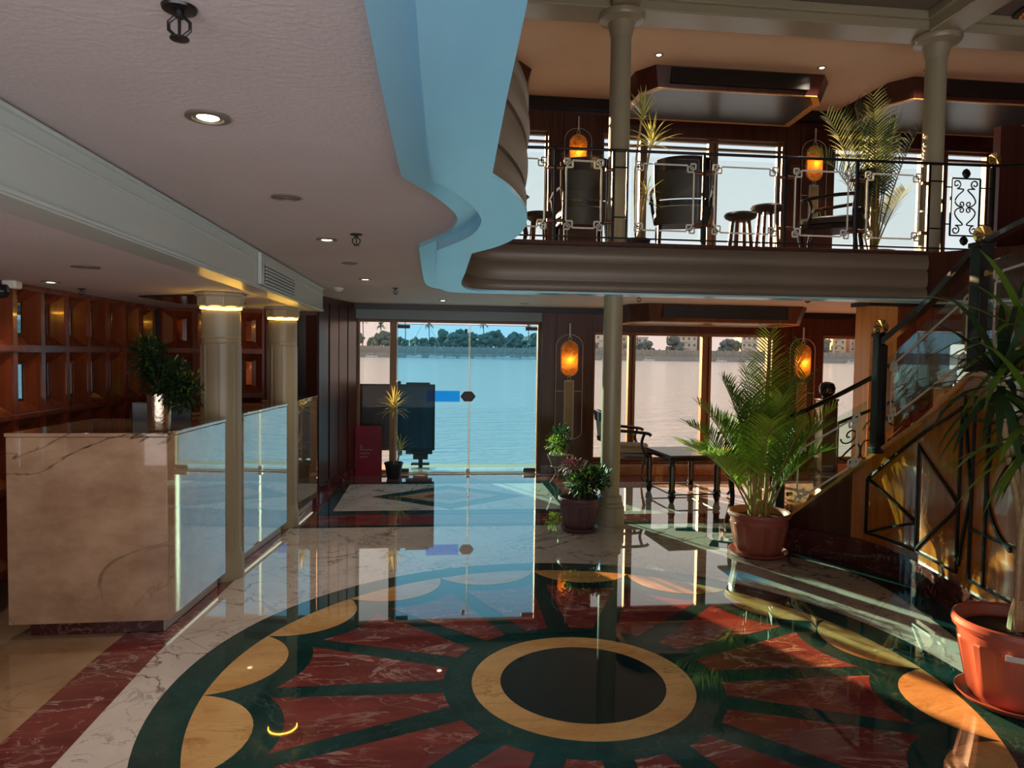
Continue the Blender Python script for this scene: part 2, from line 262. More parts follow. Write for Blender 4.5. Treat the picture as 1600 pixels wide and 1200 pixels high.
# ------------------------------------------------------------------ mesh helpers
class MB:
    def __init__(s): s.v = []; s.f = []; s.mi = []; s.xf = None
    def add(s, vs_, fs, mi=0):
        o = len(s.v); s.v += [tuple(s.xf(Vector(v))) if s.xf else tuple(v) for v in vs_]
        s.f += [tuple(i + o for i in f) for f in fs]; s.mi += [mi] * len(fs); return s
    def box(s, a, b, mi=0):
        x0, y0, z0 = a; x1, y1, z1 = b
        return s.add([(x0, y0, z0), (x1, y0, z0), (x1, y1, z0), (x0, y1, z0), (x0, y0, z1), (x1, y0, z1), (x1, y1, z1), (x0, y1, z1)],
                     [(0, 3, 2, 1), (4, 5, 6, 7), (0, 1, 5, 4), (1, 2, 6, 5), (2, 3, 7, 6), (3, 0, 4, 7)], mi)
    def bar(s, p, q, w, t, mi=0, up=(0, 0, 1)):
        p = Vector(p); q = Vector(q); d = (q - p).normalized(); up = Vector(up)
        if abs(d.dot(up)) > 0.99: up = Vector((0, 1, 0))
        x = d.cross(up).normalized(); y = x.cross(d).normalized()
        vs_ = [c + x * sx * w / 2 + y * sy * t / 2 for c in (p, q) for sx, sy in ((-1, -1), (1, -1), (1, 1), (-1, 1))]
        return s.add(vs_, [(0, 1, 2, 3), (7, 6, 5, 4), (0, 4, 5, 1), (1, 5, 6, 2), (2, 6, 7, 3), (3, 7, 4, 0)], mi)
    def prism(s, poly, z0, z1, mi=0):
        n = len(poly); a = sum(poly[i][0] * poly[(i + 1) % n][1] - poly[(i + 1) % n][0] * poly[i][1] for i in range(n))
        if a < 0: poly = poly[::-1]
        zz0 = z0 if isinstance(z0, (list, tuple)) else [z0] * n; zz1 = z1 if isinstance(z1, (list, tuple)) else [z1] * n
        vs_ = [(p[0], p[1], zz0[i]) for i, p in enumerate(poly)] + [(p[0], p[1], zz1[i]) for i, p in enumerate(poly)]
        return s.add(vs_, [tuple(range(n))[::-1], tuple(range(n, 2 * n))] + [(i, (i + 1) % n, n + (i + 1) % n, n + i) for i in range(n)], mi)
    def flat(s, poly, z, mi=0):
        n = len(poly); a = sum(poly[i][0] * poly[(i + 1) % n][1] - poly[(i + 1) % n][0] * poly[i][1] for i in range(n))
        if a < 0: poly = poly[::-1]
        return s.add([(p[0], p[1], z) for p in poly], [tuple(range(n))], mi)
    def lathe(s, prof, c=(0, 0, 0), n=24, mi=0, a0=0.0, scale=(1, 1), cap=True):
        c = Vector(c); vs_ = []; k = len(prof)
        for r_, z in prof:
            for i in range(n):
                a = a0 + 2 * math.pi * i / n; vs_.append((c.x + r_ * math.cos(a) * scale[0], c.y + r_ * math.sin(a) * scale[1], c.z + z))
        fs = [(j * n + i, j * n + (i + 1) % n, (j + 1) * n + (i + 1) % n, (j + 1) * n + i) for j in range(k - 1) for i in range(n)]
        if cap: fs += [tuple(range(n))[::-1], tuple((k - 1) * n + i for i in range(n))]
        return s.add(vs_, fs, mi)
    def cyl(s, p, q, r, r2=None, n=12, mi=0): return s.tube([p, q], [r, r if r2 is None else r2], n, mi)
    def tube(s, pts, r, n=8, mi=0, closed=False):
        pts = [Vector(p) for p in pts]; m = len(pts); rs = r if isinstance(r, (list, tuple)) else [r] * m
        vs_ = []; up = None
        for i, p in enumerate(pts):
            if closed: d = pts[(i + 1) % m] - pts[i - 1]
            else: d = pts[min(i + 1, m - 1)] - pts[max(i - 1, 0)]
            if d.length < 1e-9: d = Vector((0, 0, 1))
            d.normalize()
            if up is None:
                up = Vector((0, 0, 1)) if abs(d.z) < 0.9 else Vector((1, 0, 0))
            x = d.cross(up)
            if x.length < 1e-6: x = d.orthogonal()
            x.normalize(); y = x.cross(d).normalized(); up = y
            for j in range(n):
                a = 2 * math.pi * j / n; vs_.append(p + (x * math.cos(a) + y * math.sin(a)) * rs[i])
        fs = [(i * n + j, i * n + (j + 1) % n, (i + 1) * n + (j + 1) % n, (i + 1) * n + j) for i in range(m - 1) for j in range(n)]
        if closed: fs += [((m - 1) * n + j, (m - 1) * n + (j + 1) % n, (j + 1) % n, j) for j in range(n)]
        else: fs += [tuple(range(n))[::-1], tuple((m - 1) * n + j for j in range(n))]
        return s.add(vs_, fs, mi)
    def build(s, name, mats, parent=None, smooth=True, angle=35, kind=None, bevel=0.0):
        me = bpy.data.meshes.new(name); me.from_pydata(s.v, [], s.f); me.update()
        mats = mats if isinstance(mats, (list, tuple)) else [mats]
        for m_ in mats: me.materials.append(M[m_])
        me.polygons.foreach_set('material_index', s.mi)
        bm = bmesh.new(); bm.from_mesh(me); bmesh.ops.recalc_face_normals(bm, faces=bm.faces)
        bm.to_mesh(me); bm.free()
        if smooth:
            me.polygons.foreach_set('use_smooth', [True] * len(me.polygons)); me.set_sharp_from_angle(angle=R(angle))
        o = bpy.data.objects.new(name, me); col.objects.link(o)
        if parent: o.parent = parent
        if kind: o['kind'] = kind
        if bevel:
            b = o.modifiers.new('edge', 'BEVEL'); b.width = bevel; b.segments = 2; b.limit_method = 'ANGLE'; b.angle_limit = R(40)
        return o
def tag(o, label=None, cat=None, group=None, kind=None):
    if label: o['label'] = label
    if cat: o['category'] = cat
    if group: o['group'] = group
    if kind: o['kind'] = kind
    return o
def thing(name, label, cat, loc=(0, 0, 0), rz=0.0, group=None):
    o = bpy.data.objects.new(name, None); col.objects.link(o); o.location = loc; o.rotation_euler = (0, 0, rz); o.empty_display_size = 0.1
    return tag(o, label, cat, group)
def copy_tree(o, parent=None, label=None, group=None, loc=None, rz=None):
    c = o.copy(); col.objects.link(c)
    if parent: c.parent = parent
    for ch in list(o.children): copy_tree(ch, c)
    if label: c['label'] = label
    if group: c['group'] = group
    if loc is not None: c.location = loc
    if rz is not None: c.rotation_euler = (0, 0, rz)
    return c
def smooth_curve(pts, n=8):   # Catmull-Rom through 2D/3D points
    pts = [Vector(p) for p in pts]; out = []
    for i in range(len(pts) - 1):
        p0 = pts[max(i - 1, 0)]; p1 = pts[i]; p2 = pts[i + 1]; p3 = pts[min(i + 2, len(pts) - 1)]
        for k in range(n):
            t = k / n; out.append(0.5 * ((2 * p1) + (p2 - p0) * t + (2 * p0 - 5 * p1 + 4 * p2 - p3) * t * t + (3 * p1 - p0 - 3 * p2 + p3) * t ** 3))
    out.append(pts[-1]); return out
def offset2(pts, d):
    out = []
    for i, p in enumerate(pts):
        a = pts[max(i - 1, 0)]; b = pts[min(i + 1, len(pts) - 1)]
        t = Vector((b[0] - a[0], b[1] - a[1])).normalized(); out.append((p[0] - t.y * d, p[1] + t.x * d))
    return out

LOW = 2.15      # low ceiling
SOF = 2.08      # lowest soffit
BAL = 2.52      # balcony floor
UP = 4.78       # upper ceiling
FY = 9.05       # inner face of the facade
WATER = -1.3

# ------------------------------------------------------------------ floor with its inlays (one mesh)
def build_floor():
    mb = MB(); C0, G, RED, Y, W, BK, TAN = range(7)
    mb.box((-4.5, -2.0, -0.12), (9.0, FY + 0.55, 0.0), C0)
    h = [0.0]
    def lay(poly, mi, lv): mb.flat(poly, 0.0006 * lv, mi)
    cx, cy = 0.715, 3.25
    P = lambda r_, a: (cx + r_ * math.cos(R(a)), cy + r_ * math.sin(R(a)))
    lay([P(1.91, a * 3) for a in range(120)], G, 1)
    D, rl = 1.833, 0.363
    for k in range(16):
        am = k * 22.5 + 11.25; A = k * 22.5; poly = [P(1.73, A + 22.5 * t / 12) for t in range(13)]
        hw = math.degrees(math.asin(1.73 * math.sin(R(11.25)) / rl))
        inner = []
        for t in range(1, 16):
            b = math.pi + R(hw) - 2 * R(hw) * t / 16   # angle round the scallop centre, measured from the outward radial
            px, py = D + rl * math.cos(b), rl * math.sin(b)
            ca, sa = math.cos(R(am)), math.sin(R(am)); inner.append((cx + px * ca - py * sa, cy + px * sa + py * ca))
        # arc must run from the A+22.5 end back to the A end
        if (Vector(inner[0]) - Vector(poly[-1])).length > (Vector(inner[-1]) - Vector(poly[-1])).length: inner.reverse()
        lay(poly + inner, Y, 2)
        # red wedge
        r2 = 0.485; out = []; w_ = 0.052
        for t in range(13):
            ph = -9.3 + 18.6 * t / 12
            rr_ = D * math.cos(R(ph)) - math.sqrt(max(0, r2 * r2 - (D * math.sin(R(ph))) ** 2)); out.append(P(rr_, am + ph))
        ri = 0.66; da = math.degrees(math.asin((w_ + 0.012) / ri))
        inn = [P(ri, A + 22.5 - da - (22.5 - 2 * da) * t / 5) for t in range(6)]
        lay(out + inn, RED, 2)
    lay([P(0.525, a * 4) for a in range(90)], Y, 2); lay([P(0.39, a * 4) for a in range(90)], BK, 3)
    rect = lambda x0, y0, x1, y1: [(x0, y0), (x1, y0), (x1, y1), (x0, y1)]
    # carpet-like rectangle before the doors
    lay(rect(-1.22, 6.31, 1.56, 8.95), G, 1); lay(rect(-1.22, 6.38, 1.56, 8.95), RED, 2)
    lay(rect(-1.09, 6.8, 1.45, 8.56), G, 3); lay(rect(-0.96, 6.97, 1.31, 8.38), W, 4)
    lay([(-0.65, 7.65), (0.175, 7.02), (1.0, 7.65), (0.175, 8.28)], G, 5); lay([(-0.38, 7.65), (0.175, 7.24), (0.73, 7.65), (0.175, 8.06)], TAN, 6)
    lay([(-0.1, 7.65), (0.175, 7.45), (0.45, 7.65), (0.175, 7.85)], RED, 7)
    # bands round the sitting corner
    lay(rect(1.56, 6.31, 4.4, 6.38), G, 1); lay(rect(1.56, 6.38, 4.4, 6.72), RED, 1)
    lay([(2.15, 6.05), (3.4, 5.75), (3.45, 5.9), (2.2, 6.2)], G, 1)
    lay(rect(1.56, 8.45, 6.0, 8.95), RED, 1)
    # border along the reception
    lay([(-1.39, -1.9), (-1.39, 3.7), (-1.24, 6.3), (-1.52, 6.3), (-1.67, 3.7), (-1.67, -1.9)], RED, 1)
    lay([(-1.67, -1.9), (-1.67, 3.7), (-1.52, 6.3), (-1.35, 8.9), (-4.4, 8.9), (-4.4, -1.9)], TAN, 1)
    lay([(-1.24, 6.3), (-1.2, 8.9), (-1.5, 8.9), (-1.52, 6.3)], RED, 2)
    # dark border that follows the stair
    foot = smooth_curve([(2.35, 5.72), (2.85, 5.42), (3.17, 5.02), (3.26, 4.48), (3.19, 3.93), (3.08, 3.3), (3.05, 2.4), (3.05, 0), (3.05, -1.9)], 6)
    inn = offset2(foot, -0.21)
    for i in range(len(foot) - 1): lay([tuple(foot[i][:2]), tuple(foot[i + 1][:2]), inn[i + 1], inn[i]], G, 3)
    o = mb.build('floor', ['marble_cream', 'marble_green', 'marble_red', 'marble_yellow', 'marble_white', 'marble_black', 'marble_tan'], smooth=False, kind='structure')
    return foot
foot = build_floor()

# ------------------------------------------------------------------ low ceiling, gallery edge
C1 = smooth_curve([(-.13, -2, 0), (-.12, 0, 0), (-.12, 1.6, 0), (-.112, 2.39, 0)], 2)[:-1] + smooth_curve([(-.112, 2.39, 0), (0.0, 2.68, 0), (.085, 3.0, 0), (.09, 3.25, 0), (.04, 3.6, 0), (-.088, 3.97, 0)], 6)
C1 += smooth_curve([(-.088, 3.99, 0), (-.088, 5.4, 0), (-.07, 6.1, 0), (.02, 6.45, 0), (.25, 6.52, 0), (.5, 6.52, 0)], 5) + [Vector((9, 6.52, 0))]
C2 = smooth_curve([(-.05, -2, 0), (-.04, 0, 0), (-.03, 1.4, 0), (-.012, 2.21, 0)], 2)[:-1] + smooth_curve([(-.012, 2.21, 0), (.09, 2.45, 0), (.155, 2.68, 0), (.185, 2.9, 0), (.165, 3.2, 0), (.1, 3.46, 0), (.01, 3.72, 0)], 6)
C2 += smooth_curve([(.01, 3.74, 0), (.012, 5.2, 0), (.03, 5.8, 0), (.12, 6.2, 0), (.35, 6.3, 0), (.6, 6.3, 0)], 5) + [Vector((9, 6.3, 0))]
C3 = smooth_curve([(.13, -2, 0), (.13, 0, 0), (.135, 1.08, 0), (.168, 2.16, 0)], 3)[:-1] + smooth_curve([(.168, 2.16, 0), (.25, 2.34, 0), (.335, 2.64, 0), (.372, 2.95, 0), (.365, 3.25, 0), (.31, 3.52, 0), (.195, 3.80, 0)], 7)
C3 += smooth_curve([(.195, 3.84, 0), (.2, 4.7, 0), (.205, 5.5, 0), (.29, 5.95, 0), (.5, 6.1, 0), (.95, 6.1, 0), (2.5, 6.06, 0), (4.43, 6.0, 0)], 6)
def soffit_from(curve, back, z0, z1, name, m_):
    mb = MB(); poly = [tuple(p[:2]) for p in curve] + back; mb.prism(poly, z0, z1, 0)
    return mb.build(name, m_, kind='structure', angle=30)
# ceiling slab proper (under side at LOW)
mb = MB(); mb.prism([tuple(p[:2]) for p in C1] + [(9, FY + 0.3), (-1.06, FY + 0.3), (-1.06, -2)], LOW, BAL - 0.02)
mb.box((-4.5, -2, 1.93), (-1.20, 6.95, BAL - 0.02)); mb.box((-4.5, 6.95, LOW), (-1.06, FY + .3, BAL - .02))
low_ceiling = mb.build('ceiling', 'plaster', kind='structure', angle=30)
def ribbon(curve_a, curve_b, z0, z1, name, m_):
    "solid ribbon between two plan curves"
    a = [tuple(p[:2]) for p in curve_a]; b = [tuple(p[:2]) for p in curve_b]
    return soffit_from([Vector((*p, 0)) for p in a], b[::-1], z0, z1, name, m_)
C3i = [Vector((a, b, 0)) for a, b in offset2([(p.x, p.y) for p in C3], .045)]
ribbon(C1, C3i, LOW - 0.022, BAL - 0.03, 'trim_1', 'soffit_blue_reflection')
ribbon(C2, C3, SOF, SOF + .016, 'trim_2_lip', 'soffit_blue_reflection')
ribbon(C2, C3i, SOF + .016, BAL - 0.03, 'trim_2', 'soffit_blue_reflection')
# moulded parapet / fascia facing the hall: profile swept along C3
def sweep(curve, prof, name, m_, i0=0, i1=None, flip=1):
    pts = curve[i0:i1]; mb = MB(); n = len(prof); vs_ = []
    for i, p in enumerate(pts):
        a = pts[max(i - 1, 0)]; b = pts[min(i + 1, len(pts) - 1)]; t = (b - a); t.z = 0; t.normalize(); nx = Vector((t.y, -t.x, 0)) * flip
        for (o_, z) in prof: vs_.append((p.x + nx.x * o_, p.y + nx.y * o_, z))
    fs = [(i * n + j, i * n + (j + 1) % n, (i + 1) * n + (j + 1) % n, (i + 1) * n + j) for i in range(len(pts) - 1) for j in range(n)]
    fs += [tuple(range(n)), tuple((len(pts) - 1) * n + j for j in range(n))]
    mb.add(vs_, fs); return mb.build(name, m_, kind='structure', angle=30)
fascia_prof = [(-.05, SOF + .017), (-.016, SOF + .017)]
for (za, zb, o_) in ((2.10, 2.19, -.024), (2.205, 2.35, -.021), (2.365, 2.475, -.016)):   # swelling bands with quirks between
    fascia_prof += [(o_ - .006, za)] + [(o_ + .022 * math.sin(math.pi * (.15 + .7 * k / 5)), za + (zb - za) * k / 5) for k in range(6)] + [(o_ - .006, zb)]
fascia_prof += [(-.008, 2.49), (.0, 2.505), (.0, 2.53), (-.05, 2.53)]
sweep(C3, fascia_prof, 'trim_3', 'fascia_paint')
# balcony floor
mb = MB(); mb.box((-4.5, 6.0, BAL - .03), (9, FY + .3, BAL)); mb.prism([(.5, 6.0), (.2, 5.5), (.1, 4.2), (.1, -2), (-4.5, -2), (-4.5, 6.0)], BAL - .03, BAL)
mb.build('floor_upper', 'wood_dark', kind='structure')
# long glossy beam over the reception with vent
mb = MB(); mb.prism([(-1.06, -2), (-1.05, 6.9), (-1.19, 6.9), (-1.20, -2)], 1.925, LOW - .0005)
for z, o_ in ((LOW - .012, .012), (2.085, .004), (1.935, .012)):
    mb.box((-1.06, -2, z - .006), (-1.05 + o_, 6.9, z + .006))
mb.build('trim_4', 'beam_paint', kind='structure', bevel=.003)
mb = MB(); mb.box((-1.052, 4.40, 1.945), (-1.028, 5.46, 2.135))
for i in range(0, 0): pass
v = thing('air_vent', 'long slotted grey air vent set in the beam above the reception', 'vent', (0, 0, 0))
mb.build('vent_frame', 'beam_paint', v, bevel=.004)
mb = MB(); mb.box((-1.029, 4.48, 1.955), (-1.026, 5.40, 2.075)); mb.build('backing', 'black_band', v)
mb = MB()
for i in range(6): mb.bar((-1.02, 4.48, 1.965 + i * .0205), (-1.02, 5.40, 1.965 + i * .0205), .008, .012)
mb.build('louvre', 'beam_paint', v)

# ------------------------------------------------------------------ upper ceiling with its beams
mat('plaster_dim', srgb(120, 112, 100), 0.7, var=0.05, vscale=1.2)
mb = MB(); mb.box((-4.5, 6.4, UP), (9, FY + .3, UP + .12)); mb.build('ceiling_upper', 'plaster_warm', kind='structure')
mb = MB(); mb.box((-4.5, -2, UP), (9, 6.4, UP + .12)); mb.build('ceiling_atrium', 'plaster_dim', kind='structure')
mb = MB()
mb.box((-4.5, 6.28, 4.62), (9, 6.6, UP)); mb.box((-4.5, 6.24, 4.70), (9, 6.64, UP))
mb.build('trim_5', 'cream_paint', kind='structure', bevel=.01)
mb = MB(); mb.box((4.55, -2, 4.60), (4.85, 6.28, UP)); mb.box((4.51, -2, 4.70), (4.89, 6.24, UP)); mb.build('trim_6', 'cream_paint', kind='structure', bevel=.01)
mb = MB(); mb.box((1.52, -2, 4.63), (1.78, 6.28, UP)); mb.box((1.48, -2, 4.70), (1.82, 6.24, UP)); mb.build('trim_7', 'cream_paint', kind='structure', bevel=.01)

# ------------------------------------------------------------------ outer walls
mb = MB()
H1, H2 = 0.16, 1.90     # window sill and head, lower level
W = 'wood_dark'
def wallbox(mb, x0, x1, z0, z1): mb.box((x0, FY, z0), (x1, FY + .22, z1))
low_open = [(-0.96, 1.36, 0.0, 1.955), (2.05, 4.50, H1, 1.86), (5.19, 7.6, H1, 1.86)]
up_open = [(-1.6, 1.44, BAL + .12, 4.40), (2.12, 4.56, BAL + .12, 4.40), (5.26, 7.58, BAL + .12, 4.40)]
def wall_with(mb, opens, zb, zt):
    xs = -4.5
    for (x0, x1, z0, z1) in opens:
        wallbox(mb, xs, x0, zb, zt)
        if z0 > zb: wallbox(mb, x0, x1, zb, z0)
        wallbox(mb, x0, x1, z1, zt); xs = x1
    wallbox(mb, xs, 9, zb, zt)
wall_with(mb, low_open, -.12, BAL - .04); wall_with(mb, up_open, BAL, UP)
# vertical board grooves as thin proud boards
for (a, b, z0, z1) in ((1.38, 1.55, .1, 2.1), (1.57, 1.98, .1, 2.1), (4.54, 4.72, .1, 2.1), (4.74, 5.13, .1, 2.1), (1.47, 1.6, 2.6, 4.65), (1.62, 2.08, 2.6, 4.65), (4.6, 4.78, 2.6, 4.65), (4.8, 5.22, 2.6, 4.65)):
    mb.box((a, FY - .012, z0), (b, FY, z1))
mb.build('wall_back', W, kind='structure', bevel=.003)
mb = MB(); mb.box((9, -2, -.12), (9.2, FY + .3, UP)); mb.build('wall_right', 'wood_dark', kind='structure')
mb = MB(); mb.box((-4.7, -2, -.12), (-4.5, FY + .3, UP)); mb.build('wall_left', 'wood_dark', kind='structure')
# wall behind the viewer: unseen entrance front, its wide opening shaped to let fill light in
mb = MB()
mb.box((-4.5, -2.1, 2.05), (9, -1.95, UP)); mb.box((-4.5, -2.1, -.12), (-3.6, -1.95, 2.05)); mb.box((5.5, -2.1, -.12), (9, -1.95, 2.05))
mb.build('wall_front', 'plaster', kind='structure')
# plinth and sill stone along the windows
mb = MB(); mb.box((2.0, FY - .16, 0), (4.55, FY, .135)); mb.box((5.15, FY - .16, 0), (7.6, FY, .135)); mb.build('baseboard_back', 'marble_tan', kind='structure', bevel=.006)
mb = MB(); mb.box((1.38, FY - .03, 0), (1.98, FY - .012, .12)); mb.box((4.56, FY - .03, 0), (5.14, FY - .012, .12)); mb.build('baseboard_piers', 'marble_skirt', kind='structure')
# black cornice at ceilings, lintel over doors
mb = MB(); mb.box((-1.0, FY - .10, 2.08), (9, FY - .0125, LOW)); mb.build('trim_8', 'black_band', kind='structure')
mb = MB(); mb.box((-4.4, FY - .12, UP - .13), (9, FY - .0125, UP)); mb.build('trim_9', 'black_band', kind='structure')
mb = MB(); mb.box((-.98, FY - .04, 1.965), (1.37, FY - .0125, 2.08)); mb.build('trim_10', 'lintel_paint', kind='structure')

# ------------------------------------------------------------------ windows
def window(n, x0, x1, z0, z1, mulls, tint, top_rail=0.0, frame='metal_frame'):
    y = FY + .10
    mb = MB(); t = .045
    mb.box((x0, y - .03, z0), (x0 + t, y + .03, z1)); mb.box((x1 - t, y - .03, z0), (x1, y + .03, z1))
    mb.box((x0 + t, y - .03, z0), (x1 - t, y + .03, z0 + t)); mb.box((x0 + t, y - .03, z1 - t), (x1 - t, y + .03, z1))
    w_ = bpy.data.objects.new('window_%d' % n, None); col.objects.link(w_); w_['kind'] = 'structure'
    edges = [x0 + t]
    for a, b in mulls:
        mb.box((a, y - .05, z0 + t), (a + .035, y + .04, z1 - t)); mb.box((b - .035, y - .05, z0 + t), (b, y + .04, z1 - t)); mb.box((a + .035, y - .02, z0 + t), (b - .035, y + .02, z1 - t)); edges += [a, b]
    edges.append(x1 - t)
    if top_rail:
        for i in range(0, len(edges), 2): mb.box((edges[i], y - .028, z1 - t - top_rail - .03), (edges[i + 1], y + .028, z1 - t - top_rail))
    mb.build('window_frame', frame, w_, bevel=.003)
    for i in range(0, len(edges), 2):
        zz = z1 - t
        g = MB(); g.box((edges[i], y - .004, z0 + t), (edges[i + 1], y + .004, zz)); g.build('pane', tint, w_)
    # sunlit timber lining of the reveal
    mb = MB(); l = .018
    mb.box((x0, FY - .01, z0), (x0 + l, y - .03, z1)); mb.box((x1 - l, FY - .01, z0), (x1, y - .03, z1)); mb.box((x0 + l, FY - .01, z1 - l), (x1 - l, y - .03, z1)); mb.box((x0 - .03, FY - .03, z0 - .02), (x1 + .03, y - .03, z0))
    mb.build('reveal', 'wood_reveal', w_)
window(1, 2.05, 4.50, H1, 1.86, [(2.54, 2.635), (3.54, 3.67)], 'glass_bronze')
window(2, 5.19, 7.60, H1, 1.86, [(5.95, 6.05), (6.75, 6.85)], 'glass_bronze')
window(3, -1.6, 1.44, BAL + .12, 4.40, [(-.6, -.5), (.45, .55)], 'glass_clear', .06)
window(4, 2.12, 4.56, BAL + .12, 4.40, [(2.64, 2.735), (3.56, 3.69)], 'glass_clear', .06)
window(5, 5.26, 7.58, BAL + .12, 4.40, [(5.85, 5.97), (6.56, 6.95)], 'glass_clear', .06)
# entrance: side light + two frameless glass leaves
w_ = bpy.data.objects.new('window_6', None); col.objects.link(w_); w_['kind'] = 'structure'
mb = MB(); y = FY + .08
mb.box((-.96, y - .03, 1.93), (1.36, y + .03, 1.955)); mb.box((-.96, y - .03, 0.0), (-.93, y + .03, 1.93)); mb.box((-.555, y - .04, 0.0), (-.47, y + .04, 1.93)); mb.box((-.93, y - .03, 0.0), (-.555, y + .03, .05)); mb.box((1.335, y - .03, 0), (1.36, y + .03, 1.93))
mb.build('window_frame', 'metal_frame', w_, bevel=.003)
mb = MB(); mb.box((-.93, y - .004, .05), (-.555, y + .004, 1.93)); mb.build('pane', 'glass_bronze', w_)
for n, x0, x1 in ((1, -.465, .452), (2, .458, 1.33)):
    d = bpy.data.objects.new('door_%d' % n, None); col.objects.link(d); d['kind'] = 'structure'
    mb = MB(); mb.box((x0, y - .005, .012), (x1, y + .005, 1.915)); mb.build('glass_leaf', 'glass_door', d)
    mb = MB()
    for z0 in (.012, 1.908): mb.box((x0, y - .006, z0), (x1, y + .006, z0 + .008))
    for xx in (x0, x1 - .008): mb.box((xx, y - .006, .02), (xx + .008, y + .006, 1.908))
    mb.build('door_edge', 'white_frame', d)
    hx = x0 if n == 1 else x1 - .16
    for z0 in (.02, 1.855):
        mb = MB(); mb.box((hx, y - .022, z0), (hx + .16, y + .022, z0 + .045)); mb.build('patch_fitting', 'dark_sticker', d, bevel=.008)
    if n == 1:
        mb = MB(); mb.box((.385, y - .02, 1.80), (.425, y + .02, 1.86)); mb.build('lock', 'black_paint', d, bevel=.008)
mb = MB(); mb.xf = lambda v: v; y_ = y - .0065
st = thing('door_sticker', 'plain blue rectangular sticker on the glass entrance door', 'sticker', (0, 0, 0))
MB().box((-.085, y - .0075, .925), (.335, y - .0055, 1.065)).build('sticker_sheet', 'blue_film', st)
mb = MB(); mb.add([(.44 + .10 * math.cos(R(60 * i)), y - .0075, .995 + .075 * math.sin(R(60 * i))) for i in range(6)] + [(.44 + .10 * math.cos(R(60 * i)), y - .0060, .995 + .075 * math.sin(R(60 * i))) for i in range(6)],
       [tuple(range(6)), tuple(range(6, 12))] + [(i, (i + 1) % 6, 6 + (i + 1) % 6, 6 + i) for i in range(6)])
tag(mb.build('door_sticker', 'dark_sticker'), 'dark hexagonal sticker across the meeting edge of the glass doors', 'sticker')
mb = MB(); mb.cyl((.445, y - .012, .03), (.445, y + .012, .03), .012); mb.box((.42, y - .02, 0), (.47, y + .02, .06)); tag(mb.build('door_stop', 'white_plastic', bevel=.006), 'small white floor stop between the two glass doors', 'door stop')
mb = MB(); mb.box((-.98, FY - .012, 0.0), (1.37, FY + .25, .012)); mb.build('trim_11', 'marble_tan', kind='structure')

# ------------------------------------------------------------------ wall beside the counters, reception walls
mb = MB()
def wallseg(mb, p, q, z0, z1, th=.12):
    p = Vector((*p, 0)); q = Vector((*q, 0)); d = (q - p).normalized(); nx = Vector((-d.y, d.x, 0)) * th
    mb.prism([tuple(p[:2]), tuple(q[:2]), tuple((q + nx)[:2]), tuple((p + nx)[:2])], z0, z1)
wallseg(mb, (-1.24, 7.75), (-.965, 9.04), 0, LOW)
pts = [Vector((-1.24, 7.75, 0)), Vector((-.965, 9.04, 0))]
for t in (.02, .27, .5, .74):   # flat boards
    a = pts[0].lerp(pts[1], t); b = pts[0].lerp(pts[1], t + .21); nrm = Vector((.978, -.208, 0)) * .014
    mb.prism([tuple(a[:2]), tuple(b[:2]), tuple((b + nrm)[:2]), tuple((a + nrm)[:2])], .12, 2.08)
mb.box((-1.9, 7.75, 0), (-1.52, 7.87, LOW)); mb.box((-1.52, 7.75, 1.93), (-1.24, 7.87, LOW))
mb.box((-2.4, 6.9, 0), (-1.62, 6.99, LOW)) if False else None
mb.build('wall_reception_side', 'wood_dark', kind='structure')
mb = MB(); mb.box((-1.50, 7.79, 0), (-1.26, 7.83, 1.93)); mb.build('door_3', 'monitor', kind='structure')
mb = MB(); wallseg(mb, (-1.215, 7.8), (-.945, 9.03), 0, .11, .03); mb.build('baseboard_left', 'marble_skirt', kind='structure')

